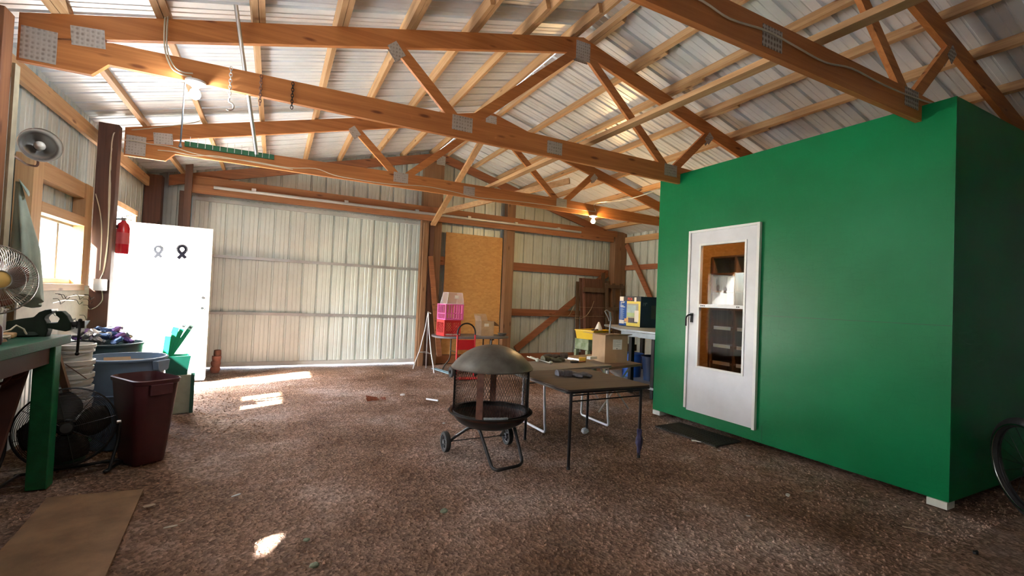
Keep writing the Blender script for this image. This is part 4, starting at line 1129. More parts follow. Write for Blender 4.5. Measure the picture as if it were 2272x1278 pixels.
# upright grey folded handle left of the television carton
q = at(1350, 738, Y=5.75)
hd = thing('folded_walker', 'grey folded handle frame standing just left of the television carton', 'frame', (q.x, 5.75, 0))
hm = plain('walker_grey', (.30, .32, .36), .35, .5, .1)
P1 = [at(x, y, Y=5.75) for x, y in ((1352, 738), (1355, 712), (1357, 704), (1352, 692), (1346, 688), (1342, 690), (1350, 706), (1352, 712))]
M().tube(P1, .011, 8).build('handle', hm, hd, smooth=60)
M().tube([P1[0], (P1[0].x+.01, 5.75, 0)], .012, 8).build('upright', hm, hd, smooth=50); M().tube([P1[0]-Vector((.05,0,0)), (P1[0].x-.06, 5.74, 0)], .012, 8).build('upright', hm, hd, smooth=50)
M().beam(P1[1]+Vector((0,-.01,0)), P1[3]+Vector((0,-.01,0)), .03, .03).build('grip', plain('grip_grey', (.22, .24, .27), .5), hd, bevel=.006)

# ================================================================ far right corner: old boards, gate, wire
def oldboard(x0, z0, x1, z1, y, wd, lb, m_=W_old, nm='old_board', th=.03):
    tag(M().beam((x0, y, z0), (x1, y-.0, z1), wd, th, (1,0,0)).build(nm, m_), lb, 'board', 'old boards leaning in the far right corner')
og = thing('old_door', 'weathered brown plank door leaning in the far right corner', 'door', (6.35, 8.2, 0))
m_old2 = wood('old_red', (.16, .075, .05), (.08, .035, .025), 'z', .85)
for i in range(4):
    x = 5.93+.155*i
    M().beam((x+.07, 8.16, .0), (x+.06, 8.33, 1.80-.0*i), .15, .025, (1,0,0)).build('plank', m_old2, og)
M().box((5.95, 8.20, 1.5), (6.52, 8.24, 1.60)).build('batten', W_old, og); M().box((5.95, 8.13, .45), (6.52, 8.17, .55)).build('batten', W_old, og)
M().beam((5.99, 8.12, .25), (6.00, 8.30, 1.8), .05, .03, (1,0,0)).build('edge_strip', wood('edge_red', (.24, .11, .08), (.14, .06, .045), 'z'), og)
gt = thing('wooden_gate', 'dark barred wooden gate standing beside the old plank door', 'gate', (6.8, 8.05, 0))
for x in (6.56, 6.76, 6.98): M().beam((x, 8.05, 0), (x, 8.2, 1.72), .07, .03, (1,0,0)).build('bar', W_old, gt)
for z in (.15, .75, 1.15, 1.65): M().box((6.52, 8.05+z*.085-.04, z-.035), (7.02, 8.05+z*.085-.015, z+.035)).build('rail', W_old, gt)
for (x0, x1, h, lb) in ((6.58, 6.58, 1.95, 'grey weathered board leaning behind the barred gate'), (6.715, 6.715, 1.78, 'short dark board leaning by the right corner post'), (5.86, 5.90, 1.72, 'narrow brown board leaning left of the old plank door')):
    tag(M().beam((x0, 8.10+.15, 0), (x1, 8.36, h), .09, .022, (1,0,0)).build('old_board', W_old), lb, 'board')
q1 = [at(x, y, Y=8.12) for x, y in ((1205, 697), (1230, 700), (1262, 702), (1275, 688), (1281, 673), (1288, 668))]
rope = plain('rope', (.34, .25, .15), .85)
def ropething(pts, lb, r=.007): tag(M().tube(roundpath(pts, .06, 4), r, 6).build('hanging_rope', rope, smooth=60), lb, 'rope')
ropething([at(x, y, Y=YF-.075) for x, y in ((1205, 700), (1235, 701), (1262, 702), (1272, 684), (1282, 668), (1278, 660))], 'thin rope drooping off the middle girt towards the old door')
ropething([at(x, y, Y=8.12) for x, y in ((1270, 706), (1290, 707), (1302, 700), (1312, 685), (1318, 668))], 'curved rope hanging over the old plank door')
ropething([at(x, y, Y=8.12) for x, y in ((1284, 681), (1310, 682), (1345, 683), (1372, 682))], 'upper taut wire across the old door and gate', .004)
ropething([at(x, y, Y=8.12) for x, y in ((1262, 700), (1300, 702), (1342, 702))], 'lower taut wire across the old door and gate', .004)
for px, lb in ((1316, 'wire loop hanging on the upper wire, nearest the old door'), (1337, 'wire loop hanging on the upper wire, nearest the gate')):
    c = at(px, 690, Y=8.11); tag(M().tube([(c.x+.03*math.cos(t*PI/8), 8.11, c.z+.06*math.sin(t*PI/8)) for t in range(16)], .0035, 5, closed=True).build('wire_loop', B_rust, smooth=60), lb, 'wire')
M_ = None
# ================================================================ crate table by the far wall
kt = thing('crate_table', 'oval grey table with curved dark legs by the far wall, holding the crates', 'table', (3.0, 7.35, 0))
KZ = .628
pts = []
for k in range(28):
    a = 2*PI*k/28; pts.append((3.02+.66*math.copysign(abs(math.cos(a))**.6, math.cos(a)), 7.36+.34*math.copysign(abs(math.sin(a))**.6, math.sin(a))))
M().prism(pts, KZ-.03, KZ, 'z').build('tabletop', plain('slate_top', (.16, .16, .18), .5, 0, .1), kt, bevel=.004)
kl = plain('leg_bronze', (.07, .055, .045), .45, .5)
for x, sx in ((2.72, -1), (3.32, 1)):
    for y, sy in ((7.2, -1), (7.5, 1)):
        M().tube(roundpath([(x, y, KZ-.03), (x, y, .22), (x+sx*.06, y+sy*.10, .10), (x+sx*.08, y+sy*.16, 0)], .12, 6), .013, 8).build('leg', kl, kt, smooth=60)
    M().tube([(x, 7.2, .36), (x, 7.5, .36)], .008, 8).build('stretcher', kl, kt, smooth=50)
def crate(X, s, h, mm, name, lb, bars, lat=False, th=.012):
    t = thing(name, lb, 'crate', (X.translation.x, X.translation.y, X.translation.z))
    m = M(X)
    for sx in (-1, 1):
        for sy in (-1, 1): m.box((sx*(s/2)-(.03 if sx > 0 else 0), sy*(s/2)-(.03 if sy > 0 else 0), 0), (sx*(s/2)+(.03 if sx < 0 else 0), sy*(s/2)+(.03 if sy < 0 else 0), h))
    m.box((-s/2+.02, -s/2+.02, 0), (s/2-.02, s/2-.02, .012))
    m.build('corner_frame', mm, t, bevel=.003)
    for (ax_, sg) in (('x', -1), ('x', 1), ('y', -1), ('y', 1)):
        m = M(X); c = sg*(s/2-th/2)
        def bx_(u0, u1, z0, z1):
            if ax_ == 'y': m.box((u0, c-th/2, z0), (u1, c+th/2, z1))
            else: m.box((c-th/2, u0, z0), (c+th/2, u1, z1))
        e = s/2-.03
        bx_(-e, e, h-.04 if lat else h-.015, h); bx_(-e, e, 0, .055 if lat else .02)
        if lat:
            n = 6
            for k in range(-1, n+1):
                u = -e+2*e*k/n
                for d in (1, -1):
                    u0, u1 = u, u+d*.14; z0, z1 = .055, h-.04
                    a, b = max(-e, min(e, u0)), max(-e, min(e, u1))
                    if abs(b-a) < .02: continue
                    za = z0+(z1-z0)*abs(a-u0)/.14; zb_ = z0+(z1-z0)*abs(b-u0)/.14
                    p_ = (a, c, za) if ax_ == 'y' else (c, a, za); q_ = (b, c, zb_) if ax_ == 'y' else (c, b, zb_)
                    m.beam(p_, q_, th*.7, .010, (0,1,0) if ax_ == 'y' else (1,0,0))
        else:
            for k in range(1, bars): u = -e+2*e*k/bars; bx_(u-.005, u+.005, .02, h-.015)
            bx_(-e, e, h*.38, h*.38+.01)
        m.build('side_lattice', mm, t)
    return t
red = plain('crate_red', (.55, .03, .035), .4, 0, .06); pink = plain('crate_pink', (.75, .14, .42), .4, 0, .05)
Xr = place(2.60, 7.32, KZ+.001, .12)
cr_ = crate(Xr, .30, .26, red, 'milk_crate', 'red lattice milk crate on the crate table, under the pink crate', 5, True)
M(Xr).box((-.12, -.1515, .012), (.12, -.1502, .05)).build('name_band', red, cr_)
def text_mesh(s, X, size, mm, parent, bold=0, ext=.0006, name='lettering'):
    c = bpy.data.curves.new(name, 'FONT'); c.body = s; c.size = size; c.extrude = ext; c.offset = bold
    o = bpy.data.objects.new(name, c)
    me = bpy.data.meshes.new_from_object(o)
    me.transform(X); bpy.data.objects.remove(o)
    o = bpy.data.objects.new(name, me); C.objects.link(o); me.materials.clear(); me.materials.append(mm); adopt(o, parent)
    return o
text_mesh('HERRUD & FOODS', Xr @ Matrix.Translation((-.125, -.153, .018)) @ Matrix.Rotation(PI/2, 4, 'X'), .031, B_white, cr_, .001)
Xp = place(2.625, 7.33, KZ+.264, .10)
crate(Xp, .33, .26, pink, 'milk_crate', 'pink barred crate stacked on top of the red milk crate', 6)
tb_ = thing('clear_bin', 'clear plastic bin upside down on the pink crate', 'bin', (2.64, 7.33, KZ+.525))
clr = bpy.data.materials.new('clear_plastic'); clr.use_nodes = True; cn = clr.node_tree; cn.nodes.clear()
co = cn.nodes.new('ShaderNodeOutputMaterial'); c1 = cn.nodes.new('ShaderNodeBsdfTransparent'); c2 = cn.nodes.new('ShaderNodeBsdfPrincipled'); c3 = cn.nodes.new('ShaderNodeMixShader')
c1.inputs[0].default_value = (.95, .92, .93, 1); c2.inputs['Base Color'].default_value = (.68, .62, .63, 1); c2.inputs['Roughness'].default_value = .25; c3.inputs[0].default_value = .30
cn.links.new(c1.outputs[0], c3.inputs[1]); cn.links.new(c2.outputs[0], c3.inputs[2]); cn.links.new(c3.outputs[0], co.inputs[0])
Xb = place(2.65, 7.34, KZ+.525, .10)
m = M(Xb)
a = [(-.155, -.13, 0), (.155, -.13, 0), (.155, .13, 0), (-.155, .13, 0)]; b = [(-.115, -.10, .19), (.14, -.10, .19), (.14, .10, .19), (-.115, .10, .19)]
m.add(a+b, [(0,1,5,4), (1,2,6,5), (2,3,7,6), (3,0,4,7), (4,5,6,7)]); m.build('bin_shell', clr, tb_)
M(Xb).box((-.01, -.127, .09), (.055, -.123, .145)).build('paper_slip', B_paper, tb_)
em = M(Xb)
for i in range(4): em.tube([a[i], a[(i+1) % 4]], .004, 6); em.tube([b[i], b[(i+1) % 4]], .003, 6); em.tube([a[i], b[i]], .003, 6)
em.build('bin_edge', plain('clear_edge', (.75, .68, .70), .3), tb_)
tC2, _ = carton('cardboard_carton', 'small open cardboard carton with raised flaps on the crate table', (3.27, 7.36), .25, .22, .25, .12, [('-x', 75, .09), ('+x', -35, .16), ('-y', 70, .0), ('+y', 55, .16)][0:2]+[('+y', 60, .13)], plain('cardboard_pale', (.60, .43, .28), .8), [(-.07, .16, .02, .21, '-y', B_paper)], KZ+.001)
tag(M().lathe([(0, 0), (.05, 0), (.085, .05), (.08, .05), (.045, .006), (0, .006)], (3.56, 7.25, KZ+.001), 20).build('grey_bowl', plain('bowl_grey', (.16, .14, .12), .5), smooth=50), 'shallow dull grey bowl on the crate table beside the small carton', 'bowl')
# hand truck
ht = thing('hand_truck', 'red hand truck with a black arched handle in front of the crate table', 'hand truck', (2.76, 6.85, 0))
hr_ = plain('truck_red', (.60, .02, .03), .3, 0, .05)
hx0, hx1, hy = 2.60, 2.90, 6.88
for x in (hx0, hx1): M().tube([(x, hy, .02), (x, hy+.0, .68)], .0135, 10).build('rail', hr_, ht, smooth=50)
M().tube([(hx0, hy, .66), (hx0, hy, .70)] + arc((2.75, hy, .71), .15, 180, 0, 14) + [(hx1, hy, .70), (hx1, hy, .66)], .0125, 10).build('handle', B_black, ht, smooth=60)
M().box((hx0+.015, hy-.008, .44), (hx1-.015, hy+.008, .60)).build('cross_panel', hr_, ht, bevel=.003)
for z in (.12, .34): M().tube([(hx0, hy, z), (hx1, hy, z)], .010, 8).build('cross_bar', hr_, ht, smooth=50)
M().box((hx0-.02, hy-.17, .002), (hx1+.02, hy-.0, .01)).build('toe_plate', hr_, ht)
for x in (hx0-.05, hx1+.05): M().lathe([(.03, -.02), (.08, -.02), (.088, -.01), (.088, .01), (.08, .02), (.03, .02), (0, .02)], (x, hy+.07, .088), 20, Matrix.Rotation(PI/2, 3, 'Y')).build('wheel', B_rubber, ht, smooth=40)
# white three legged stand
ws = thing('tripod_stand', 'slender white three legged stand between the sliding door and the crates', 'stand', (2.42, 7.65, 0))
top = Vector((2.36, 7.70, 1.0)); feet = [Vector((2.20, 7.912, 0)), Vector((2.42, 7.42, 0)), Vector((2.44, 7.95, 0))]
for f_ in feet:
    mid = f_*.28+top*.72; md2 = f_*.62 + top*.38; md2 = md2*.9 + Vector((top.x, top.y, md2.z))*.1
    k = Vector((top.x, top.y, 0))*.45 + Vector((f_.x, f_.y, 0))*.55
    M().tube([f_, f_*.86+Vector((top.x, top.y, .0))*.14+Vector((0,0,.12)), Vector((k.x, k.y, .32)), Vector((top.x*.8+f_.x*.2, top.y*.8+f_.y*.2, .68)), top], .0095, 8).build('leg', wt, ws, smooth=60)
rp = [(Vector((top.x, top.y, 0))*.45 + Vector((f_.x, f_.y, 0))*.55)+Vector((0,0,.30)) for f_ in feet]
M().tube(rp, .006, 6, closed=True).build('spreader', wt, ws, smooth=50)
M().tube([top-Vector((.01,0,0)), top+Vector((.05, 0, -.03))], .010, 8).build('tip', wt, ws)
# pale blue ladder-like rack on the floor and yellow scrap
lr = thing('plastic_rack', 'pale blue plastic rack lying flat on the gravel by the tripod stand', 'rack', (2.55, 7.1, 0))
cyb = plain('pale_blue', (.30, .48, .55), .4)
p0, p1 = at(962, 817, Z=.015), at(1000, 829, Z=.015)
dv = (p1-p0).normalized(); sv = Vector((-dv.y, dv.x, 0))*.035
for s_ in (-1, 1): M().beam(p0+sv*s_, p1+sv*s_, .014, .014).build('side_rail', cyb, lr)
for k in range(8): M().beam(p0+(p1-p0)*(k+.5)/8-sv, p0+(p1-p0)*(k+.5)/8+sv, .008, .01).build('rung', cyb, lr)
q = at(1004, 826, Z=0)
tag(M(place(q.x, q.y, 0, .4)).box((-.05, -.03, 0), (.05, .03, .07)).build('yellow_pot', plain('pot_yellow', (.7, .6, .08), .4), bevel=.01), 'small yellow plastic tub on the gravel beside the crate table leg', 'tub')
# stacked pots behind the door
for i, z in enumerate((0, .085, .165)):
    tag(M().lathe([(0, .0), (.052, 0), (.068-.004*i, .05), (.06, .085), (0, .085)], (-.72+.006*i, 8.1, z+.001), 20).build('clay_pot', plain('clay', (.30, .12, .085), .8, 0, .2), smooth=40), ['lowest', 'middle', 'topmost'][i] + ' reddish clay pot stacked behind the open white door', 'pot', 'clay pots behind the open door')
tag(M().lathe([(0, 0), (.045, 0), (.05, .02), (.045, .085), (.03, .09), (0, .09)], (-.70, 8.1, .252), 16).build('dark_tin', B_rust, smooth=40), 'dark rusty tin on top of the stacked clay pots', 'tin')

# ================================================================ left corner by the doorway
def ribbed_bin(name, lb, c, r0, r1, h, mm, ribs=(), handles=False, z=0, rim=.012):
    t = thing(name, lb, 'bin', (c[0], c[1], z))
    prof = [(0, .004), (r0, .0), (r0+.004, .01)]
    n = 20
    for i in range(1, n):
        tt = i/n; r = r0+(r1-r0)*tt; zz = h*tt
        for rb in ribs:
            if abs(tt-rb) < .5/n: prof.append((r, zz-.006)); prof.append((r+.006, zz-.003)); prof.append((r+.006, zz+.003)); prof.append((r+.001, zz+.006)); break
        else: prof.append((r, zz))
    prof += [(r1, h-.02), (r1+rim, h-.018), (r1+rim+.002, h-.006), (r1+rim-.004, h), (r1-.004, h), (r1-.006, h-.02), (r0-.004, .012), (0, .012)]
    M().lathe(prof, (c[0], c[1], z), 44).build('bin_body', mm, t, smooth=50)
    if handles:
        for a in handles:
            a = math.radians(a); X = Matrix.Translation((c[0], c[1], z+h)) @ rotz(a)
            m = M(X); rr = r1
            m.prism([(-.07, -.02), (.07, -.02), (.055, -.095), (.035, -.105), (-.035, -.105), (-.055, -.095)], rr-.010, rr+.040, 'x')
            m.build('handle', mm, t, bevel=.006)
    return t
bg_ = plain('bin_greyblue', (.20, .29, .42), .5, 0, .08, 5)
GX, GY = -1.03, 4.72
ribbed_bin('round_bin', 'large grey-blue round bin with side grips, holding cardboard scraps', (GX, GY), .205, .262, .69, bg_, (.35, .62), (-25, 155))
for i, (dx, dy, a, w_, h_, lb) in enumerate(((-.06, -.02, .3, .16, .24, 'folded brown cardboard piece in the round bin, the flatter one'), (.06, .03, -.2, .20, .20, 'brown cardboard piece in the round bin, the raised one on the right'))):
    X = Matrix.Translation((GX+dx, GY+dy, .50)) @ rotz(a) @ Matrix.Rotation(.9, 4, 'X')
    m = M(X); m.box((-w_/2, -.002, 0), (w_/2, .002, h_)); m.box((-w_/2, .002, h_-.004), (w_/2, .07, h_)); tag(m.build('cardboard_scrap', B_card), lb, 'cardboard')
tag(M(Matrix.Translation((GX+.03, GY-.01, .64)) @ rotz(.4)).box((-.05, -.035, 0), (.05, .035, .02)).build('paper_scrap', B_paper), 'white paper scrap on the cardboard in the round bin', 'paper')
# maroon rectangular bin
mb = thing('waste_bin', 'dark maroon slim waste bin standing in front of the round bin', 'bin', (MBX, MBY, 0))
mm_ = plain('maroon_plastic', (.075, .018, .022), .42, 0, .12)
def rrect(lx_, ly_, r, z, n=5):
    out = []
    for cx_, cy_, a0 in ((lx_/2-r, ly_/2-r, 0), (-lx_/2+r, ly_/2-r, 90), (-lx_/2+r, -ly_/2+r, 180), (lx_/2-r, -ly_/2+r, 270)):
        for k in range(n+1):
            a = math.radians(a0+90*k/n); out.append((cx_+r*math.cos(a), cy_+r*math.sin(a), z))
    return out
X = place(MBX, MBY, 0, MBA); m = M(X)
rings = [rrect(.27, .20, .05, .0), rrect(.29, .21, .06, .02), rrect(.44, .275, .07, .57), rrect(.46, .295, .08, .575), rrect(.465, .30, .08, .60), rrect(.445, .28, .075, .605), rrect(.425, .26, .07, .57), rrect(.275, .195, .05, .02)]
n = len(rings[0]); vs = [v for r in rings for v in r]
m.add(vs, [(i*n+j, i*n+(j+1) % n, (i+1)*n+(j+1) % n, (i+1)*n+j) for i in range(len(rings)-1) for j in range(n)] + [tuple(range(n))[::-1], tuple((len(rings)-1)*n+j for j in range(n))])
m.build('bin_body', mm_, mb, smooth=50)
for sx in (-1, 1): M(X).box((sx*.232-.012, -.07, .50), (sx*.232+.012, .07, .575)).build('grip', mm_, mb, bevel=.005)
# tub of crushed cans
TX_, TY_ = -1.32, 5.36
ribbed_bin('can_tub', 'dark green-grey tub heaped with crushed cans beside the doorway post', (TX_, TY_), .22, .27, .74, plain('tub_dark', (.035, .07, .08), .4), (.5,))
cc = [plain('can_silver', (.6, .6, .62), .28, .8), plain('can_purple', (.22, .12, .42), .3, .5), plain('can_blue', (.15, .25, .5), .3, .5), plain('can_white', (.7, .7, .7), .35, .2)]
rc_ = random.Random(21)
protos = []
for k in range(4):
    m = M().lathe([(0, -.045), (.024, -.045), (.03, -.035), (.026, -.012), (.031, .01), (.03, .035), (.024, .045), (0, .045)], (0,0,0), 12)
    for v in m.V: v.x += rc_.uniform(-.006, .006); v.y *= .75; v.z += rc_.uniform(-.005, .005)
    protos.append(m)
cnt = 0
cols = ['silver', 'purple', 'blue', 'white']
canpos = [(TX_+.20*math.cos(a)*q_, TY_+.20*math.sin(a)*q_, zz) for (a, q_, zz) in [(i*2.4, .25+.75*((i*37) % 10)/10, .735+.035*((i*53) % 3)) for i in range(30)]]
base_can = {}
for i, (x, y, z) in enumerate(canpos):
    k = i % 4
    if k not in base_can:
        o = protos[k].build('crushed_can', cc[k], smooth=30); base_can[k] = o
    else: o = base_can[k].copy(); C.objects.link(o)
    hz = max(0, .05*(1-((x-TX_)**2+(y-TY_)**2)/.04))
    o.location = (x, y, z+hz); o.rotation_euler = (rc_.uniform(.8, 2.2), rc_.uniform(-.5, .5), rc_.uniform(0, 6))
    tag(o, f'crushed {cols[k]} drink can in the heap on the dark tub', 'can', 'crushed cans in the dark tub')
# white bucket stack
bx_, by_ = -1.255, 4.36
ribbed_bin('bucket', 'dark green bucket at the bottom of the white bucket stack', (bx_, by_), .105, .12, .14, plain('bucket_green', (.01, .07, .035), .45), (.8,))
for i in range(6):
    t = thing('bucket', ['lowest', 'second lowest', 'third lowest', 'third from top', 'second from top', 'topmost'][i] + ' white plastic bucket in the nested stack behind the bench', 'bucket', (bx_, by_, .142+.094*i), 'nested white buckets')
    z = .142+.094*i; r = .118
    pr = [(.102, 0), (.112, .16), (.123, .161), (.123, .175), (.116, .176), (.116, .19), (.128, .191), (.130, .215), (.122, .217), (.110, .19), (.100, .02)] if i == 5 else [(.112, .115), (.123, .135), (.123, .15), (.116, .151), (.116, .165), (.128, .166), (.130, .196), (.122, .198), (.112, .19), (.112, .115)]
    M().lathe(pr, (bx_, by_, z), 36).build('bucket_body', B_whitepl, t, smooth=40)
    M().tube([(bx_+.128*math.cos(u), by_-.128*abs(math.sin(u))-.004, z+.185-.0*u-.05*math.sin(u)) for u in [PI*k/12 for k in range(13)]], .002, 5).build('bail', B_alum, t)
# green stakes in a green pail on a timber box, near the leaf
q = at(388, 800, Y=5.6); SXg, SYg = q.x, 5.6
pb = thing('timber_crate', 'pale boarded box standing by the open door under the green pail', 'box', (SXg+.03, SYg+.08, 0))
M(place(SXg+.02, SYg+.1, 0, .25)).box((-.13, -.10, .0), (.11, .10, .38)).build('box_body', plain('box_cream', (.30, .29, .21), .7), pb, bevel=.004)
M(place(SXg+.02, SYg+.1, 0, .25)).box((.095, -.118, 0), (.125, -.102, .40)).build('corner_board', plain('green_dark', (.01, .07, .045), .6), pb)
gp = thing('green_pail', 'dark green square pail holding the bundle of green stakes', 'pail', (SXg, SYg+.08, .385))
X = place(SXg, SYg+.08, .382, .25)
tub_walls(X, .22, .20, .19, .78).build('pail_body', plain('pail_green', (.01, .13, .085), .4), gp)
gs_ = plain('stake_green', (.01, .33, .15), .4, 0, .06); gs2 = plain('stake_pale', (.35, .62, .5), .5)
for i, (px0, py0, px1, py1, wd, mm2, lb) in enumerate(((368, 778, 373, 745, .05, gs_, 'short pale-tipped green stake at the left of the bundle'), (372, 778, 391, 726, .055, gs_, 'bright green pointed stake in the pail'), (380, 778, 405, 728, .04, gs_, 'green stake with a pale printed tip, left of two'), (386, 778, 420, 730, .04, gs_, 'green stake with a pale printed tip, right of two'), (378, 778, 398, 748, .045, plain('stake_mid', (.01, .22, .14), .4), 'dull green stake deep in the bundle'))):
    a = at(px0, py0, Y=SYg+.03+.02*i); b = at(px1, py1, Y=SYg+.03+.02*i); a = a + (a-b)*.3
    t = thing('garden_stake', lb, 'stake', a, 'green stakes in the pail')
    M().beam(a, b, wd, .012, (1, 0, .0)).build('stake_body', mm2, t, bevel=.002)
    if i in (0, 2, 3): M().beam(b-(b-a)*.02, b+(b-a)*.13, wd, .0125, (1,0,0)).build('stake_tip', gs2, t)
    if i in (2, 3): M().beam(b+(b-a)*.03-Vector((0,.007,0)), b+(b-a)*.09-Vector((0,.007,0)), wd*.5, .002, (1,0,0)).build('tip_print', B_blackm, t)
M_ = None
for (x0, y0, x1, y1, lb) in ((398, 905, 418, 885, 'thin board scrap on the ground behind the maroon bin, left one'), (405, 898, 425, 884, 'thin board scrap on the ground behind the maroon bin, right one')):
    a, b = at(x0, y0, Z=.012), at(x1, y1, Z=.012)
    tag(M().beam(a, b, .05, .016).build('board_scrap', W_px), lb, 'board')
tag(M().beam((-.86, 5.05, 0), (-.80, 5.16, .42), .07, .02).build('leaning_board', plain('pale_board', (.42, .40, .32), .7)), 'pale board leaning between the round bin and the pail', 'board')

# ================================================================ workbench
wbn = thing('workbench', 'green painted wooden workbench along the left wall', 'workbench', (-1.4, 2.5, 0))
WZ = .925
bt_ = plain('bench_green_top', (.008, .085, .045), .6, 0, .3, 9, .3, (.03, .06, .04), spec=.25)
M().prism([(-1.69, -.5), (-1.165, -.5), (-1.165, 4.02), (-1.69, 4.02), (-1.69, 3.83), (-1.43, 3.83), (-1.43, 3.69), (-1.69, 3.69), (-1.69, 1.62), (-1.44, 1.62), (-1.44, 1.47), (-1.69, 1.47)], WZ-.055, WZ, 'z').build('bench_top', bt_, wbn, bevel=.004)
M().box((-1.43, -.4, WZ-.16), (-1.20, 3.93, WZ-.056)).build('apron', plain('bench_apron', (.07, .02, .018), .6), wbn)
for y in (3.86, 1.6): M().box((-1.275, y-.05, 0), (-1.175, y+.045, WZ-.056)).build('leg', G_paint, wbn, bevel=.006)
for y in (3.93, 1.75): M().box((-1.66, y-.05, 0), (-1.58, y+.045, WZ-.057)).build('leg', G_paint, wbn, bevel=.006)
# vise
VY = 3.88
vs_ = thing('bench_vise', 'dark green bench vise overhanging the corner of the workbench', 'vise', (-1.35, VY, WZ))
vm = plain('vise_green', (.008, .015, .007), .6, 0, .3, 10, spec=.12)
vd = plain('vise_dark', (.010, .010, .009), .5, .2, spec=.25)
def vpoly(pts, w_, nm, mm):
    pl_ = [(at(x, y, Y=VY).x, at(x, y, Y=VY).z) for x, y in pts]
    return M().prism(pl_, VY-w_/2, VY+w_/2, 'y').build(nm, mm, vs_, bevel=.006)
vpoly([(18, 744), (20, 712), (55, 706), (80, 703), (92, 692), (106, 687), (120, 685), (122, 693), (108, 699), (103, 706), (108, 714), (112, 732), (106, 748), (54, 750)], .075, 'fixed_jaw', vm)
vpoly([(108, 716), (131, 716), (137, 706), (128, 699), (126, 690), (142, 690), (153, 700), (161, 716), (162, 730), (150, 735), (128, 731), (108, 727)], .065, 'sliding_jaw', vm)
c0, c1 = at(110, 722, Y=VY), at(184, 719, Y=VY)
M().tube([c0, c1], .018, 12).build('screw', vd, vs_, smooth=40)
M().tube([at(178, 712, Y=VY), at(178, 728, Y=VY)], .022, 12).build('screw_head', vd, vs_, smooth=40)
M().tube([at(178, 712, Y=VY-.015), at(171, 784, Y=VY-.015)], .0075, 8).ball(at(171, 785, Y=VY-.015), .012, 10, 6).ball(at(178, 711, Y=VY-.015), .012, 10, 6).build('handle', vd, vs_, smooth=50)
M().lathe([(0, 0), (.07, 0), (.075, .01), (.06, .03), (0, .03)], (-1.33, VY, WZ+.001), 24).build('base', vm, vs_, smooth=40)
for px_ in ((84, 708), (120, 690)): pass
M().beam(at(108, 689, Y=VY), at(124, 687, Y=VY), .07, .012, (0,1,0)).build('jaw_plate', B_alum, vs_)
# desk fan on the bench
DF = Vector((-1.335, 3.46, 1.265)); fax = (Vector((.42, -.45, 0.02))).normalized(); Rf = fax.to_track_quat('Z', 'Y').to_matrix()
df = thing('desk_fan', 'desk fan with a wire cage and tan hub standing on the green workbench', 'fan', (DF.x-.05, DF.y+.05, WZ))
cage_m = plain('cage_wire', (.42, .38, .34), .3, .8)
def fan_cage(c, Rm, r, depth, nw, parent, mm, wr=.0013, hub=.045, rings_=(), rimr=.004):
    m = M()
    for k in range(nw):
        a = 2*PI*k/nw; pts = []
        for s_ in range(7):
            t = s_/6; rr = hub+(r-hub)*t; z = depth*math.sqrt(max(0, 1-(t)**2.6))
            pts.append(c + Rm @ Vector((rr*math.cos(a+.25*t), rr*math.sin(a+.25*t), z)))
        m.tube(pts, wr, 3, cap=False)
    m.build('cage_front', mm, parent)
    m = M()
    for k in range(nw//2):
        a = 2*PI*k/(nw//2)
        pts = [c + Rm @ Vector(((hub+(r-hub)*t)*math.cos(a), (hub+(r-hub)*t)*math.sin(a), -depth*.9*math.sqrt(max(0, 1-t**2.6)))) for t in (0, .25, .5, .7, .85, .95, 1)]
        m.tube(pts, wr, 3, cap=False)
    m.build('cage_back', mm, parent)
    m = M()
    for rr, zz, w_ in ((r, 0, rimr),)+tuple(rings_):
        m.tube([c + Rm @ Vector((rr*math.cos(2*PI*k/40), rr*math.sin(2*PI*k/40), zz)) for k in range(40)], w_, 6, closed=True)
    m.build('cage_rim', mm, parent, smooth=60)
def fan_blades(c, Rm, r, nb, parent, mm, hubr, ch=1.0):
    for k in range(nb):
        a0 = 2*PI*k/nb; m = M(); rows = 8; vs = []
        for i in range(rows+1):
            t = i/rows; rr = hubr+(r-hubr)*t; half = ch*(.35+.42*math.sin(PI*min(1, t*.9+.1)))*(1-.25*t)
            for j in range(5):
                u = (j/4-.5)*2; a = a0+half*u+.25*t
                vs.append(c + Rm @ Vector((rr*math.cos(a), rr*math.sin(a), .02*u*(1-.3*t))))
        m.add(vs, [(i*5+j, i*5+j+1, (i+1)*5+j+1, (i+1)*5+j) for i in range(rows) for j in range(4)])
        m.build('blade', mm, parent, smooth=60, solid=.002)
fan_cage(DF, Rf, .186, .065, 84, df, cage_m, hub=.047, rings_=((.15, .035, .0018), (.11, .055, .0016), (.047, .066, .003)))
fan_blades(DF, Rf, .150, 4, df, plain('blade_brown', (.16, .055, .035), .25, 0, .1), .03)
M().lathe([(0, .07), (.03, .069), (.046, .062), (.047, .05), (.04, .045), (0, .045)], DF, 28, Rf).build('hub_badge', plain('hub_tan', (.62, .40, .12), .35), df, smooth=50)
M().lathe([(0, -.17), (.045, -.165), (.06, -.13), (.06, -.05), (.035, -.03), (.02, .045), (0, .045)], DF, 24, Rf).build('motor', plain('motor_brown', (.13, .07, .05), .4), df, smooth=50)
mb0 = DF + Rf @ Vector((0, 0, -.11))
M().tube([mb0, (mb0.x, mb0.y, 1.0), (mb0.x+.01, mb0.y-.01, WZ+.03)], .016, 10).build('stem', plain('stem_brown', (.2, .12, .07), .4), df, smooth=50)
M().lathe([(0, .035), (.05, .03), (.10, .012), (.105, .0), (0, 0)], (mb0.x+.01, mb0.y-.01, WZ+.001), 28).build('base', plain('base_brown', (.2, .12, .07), .4), df, smooth=50)
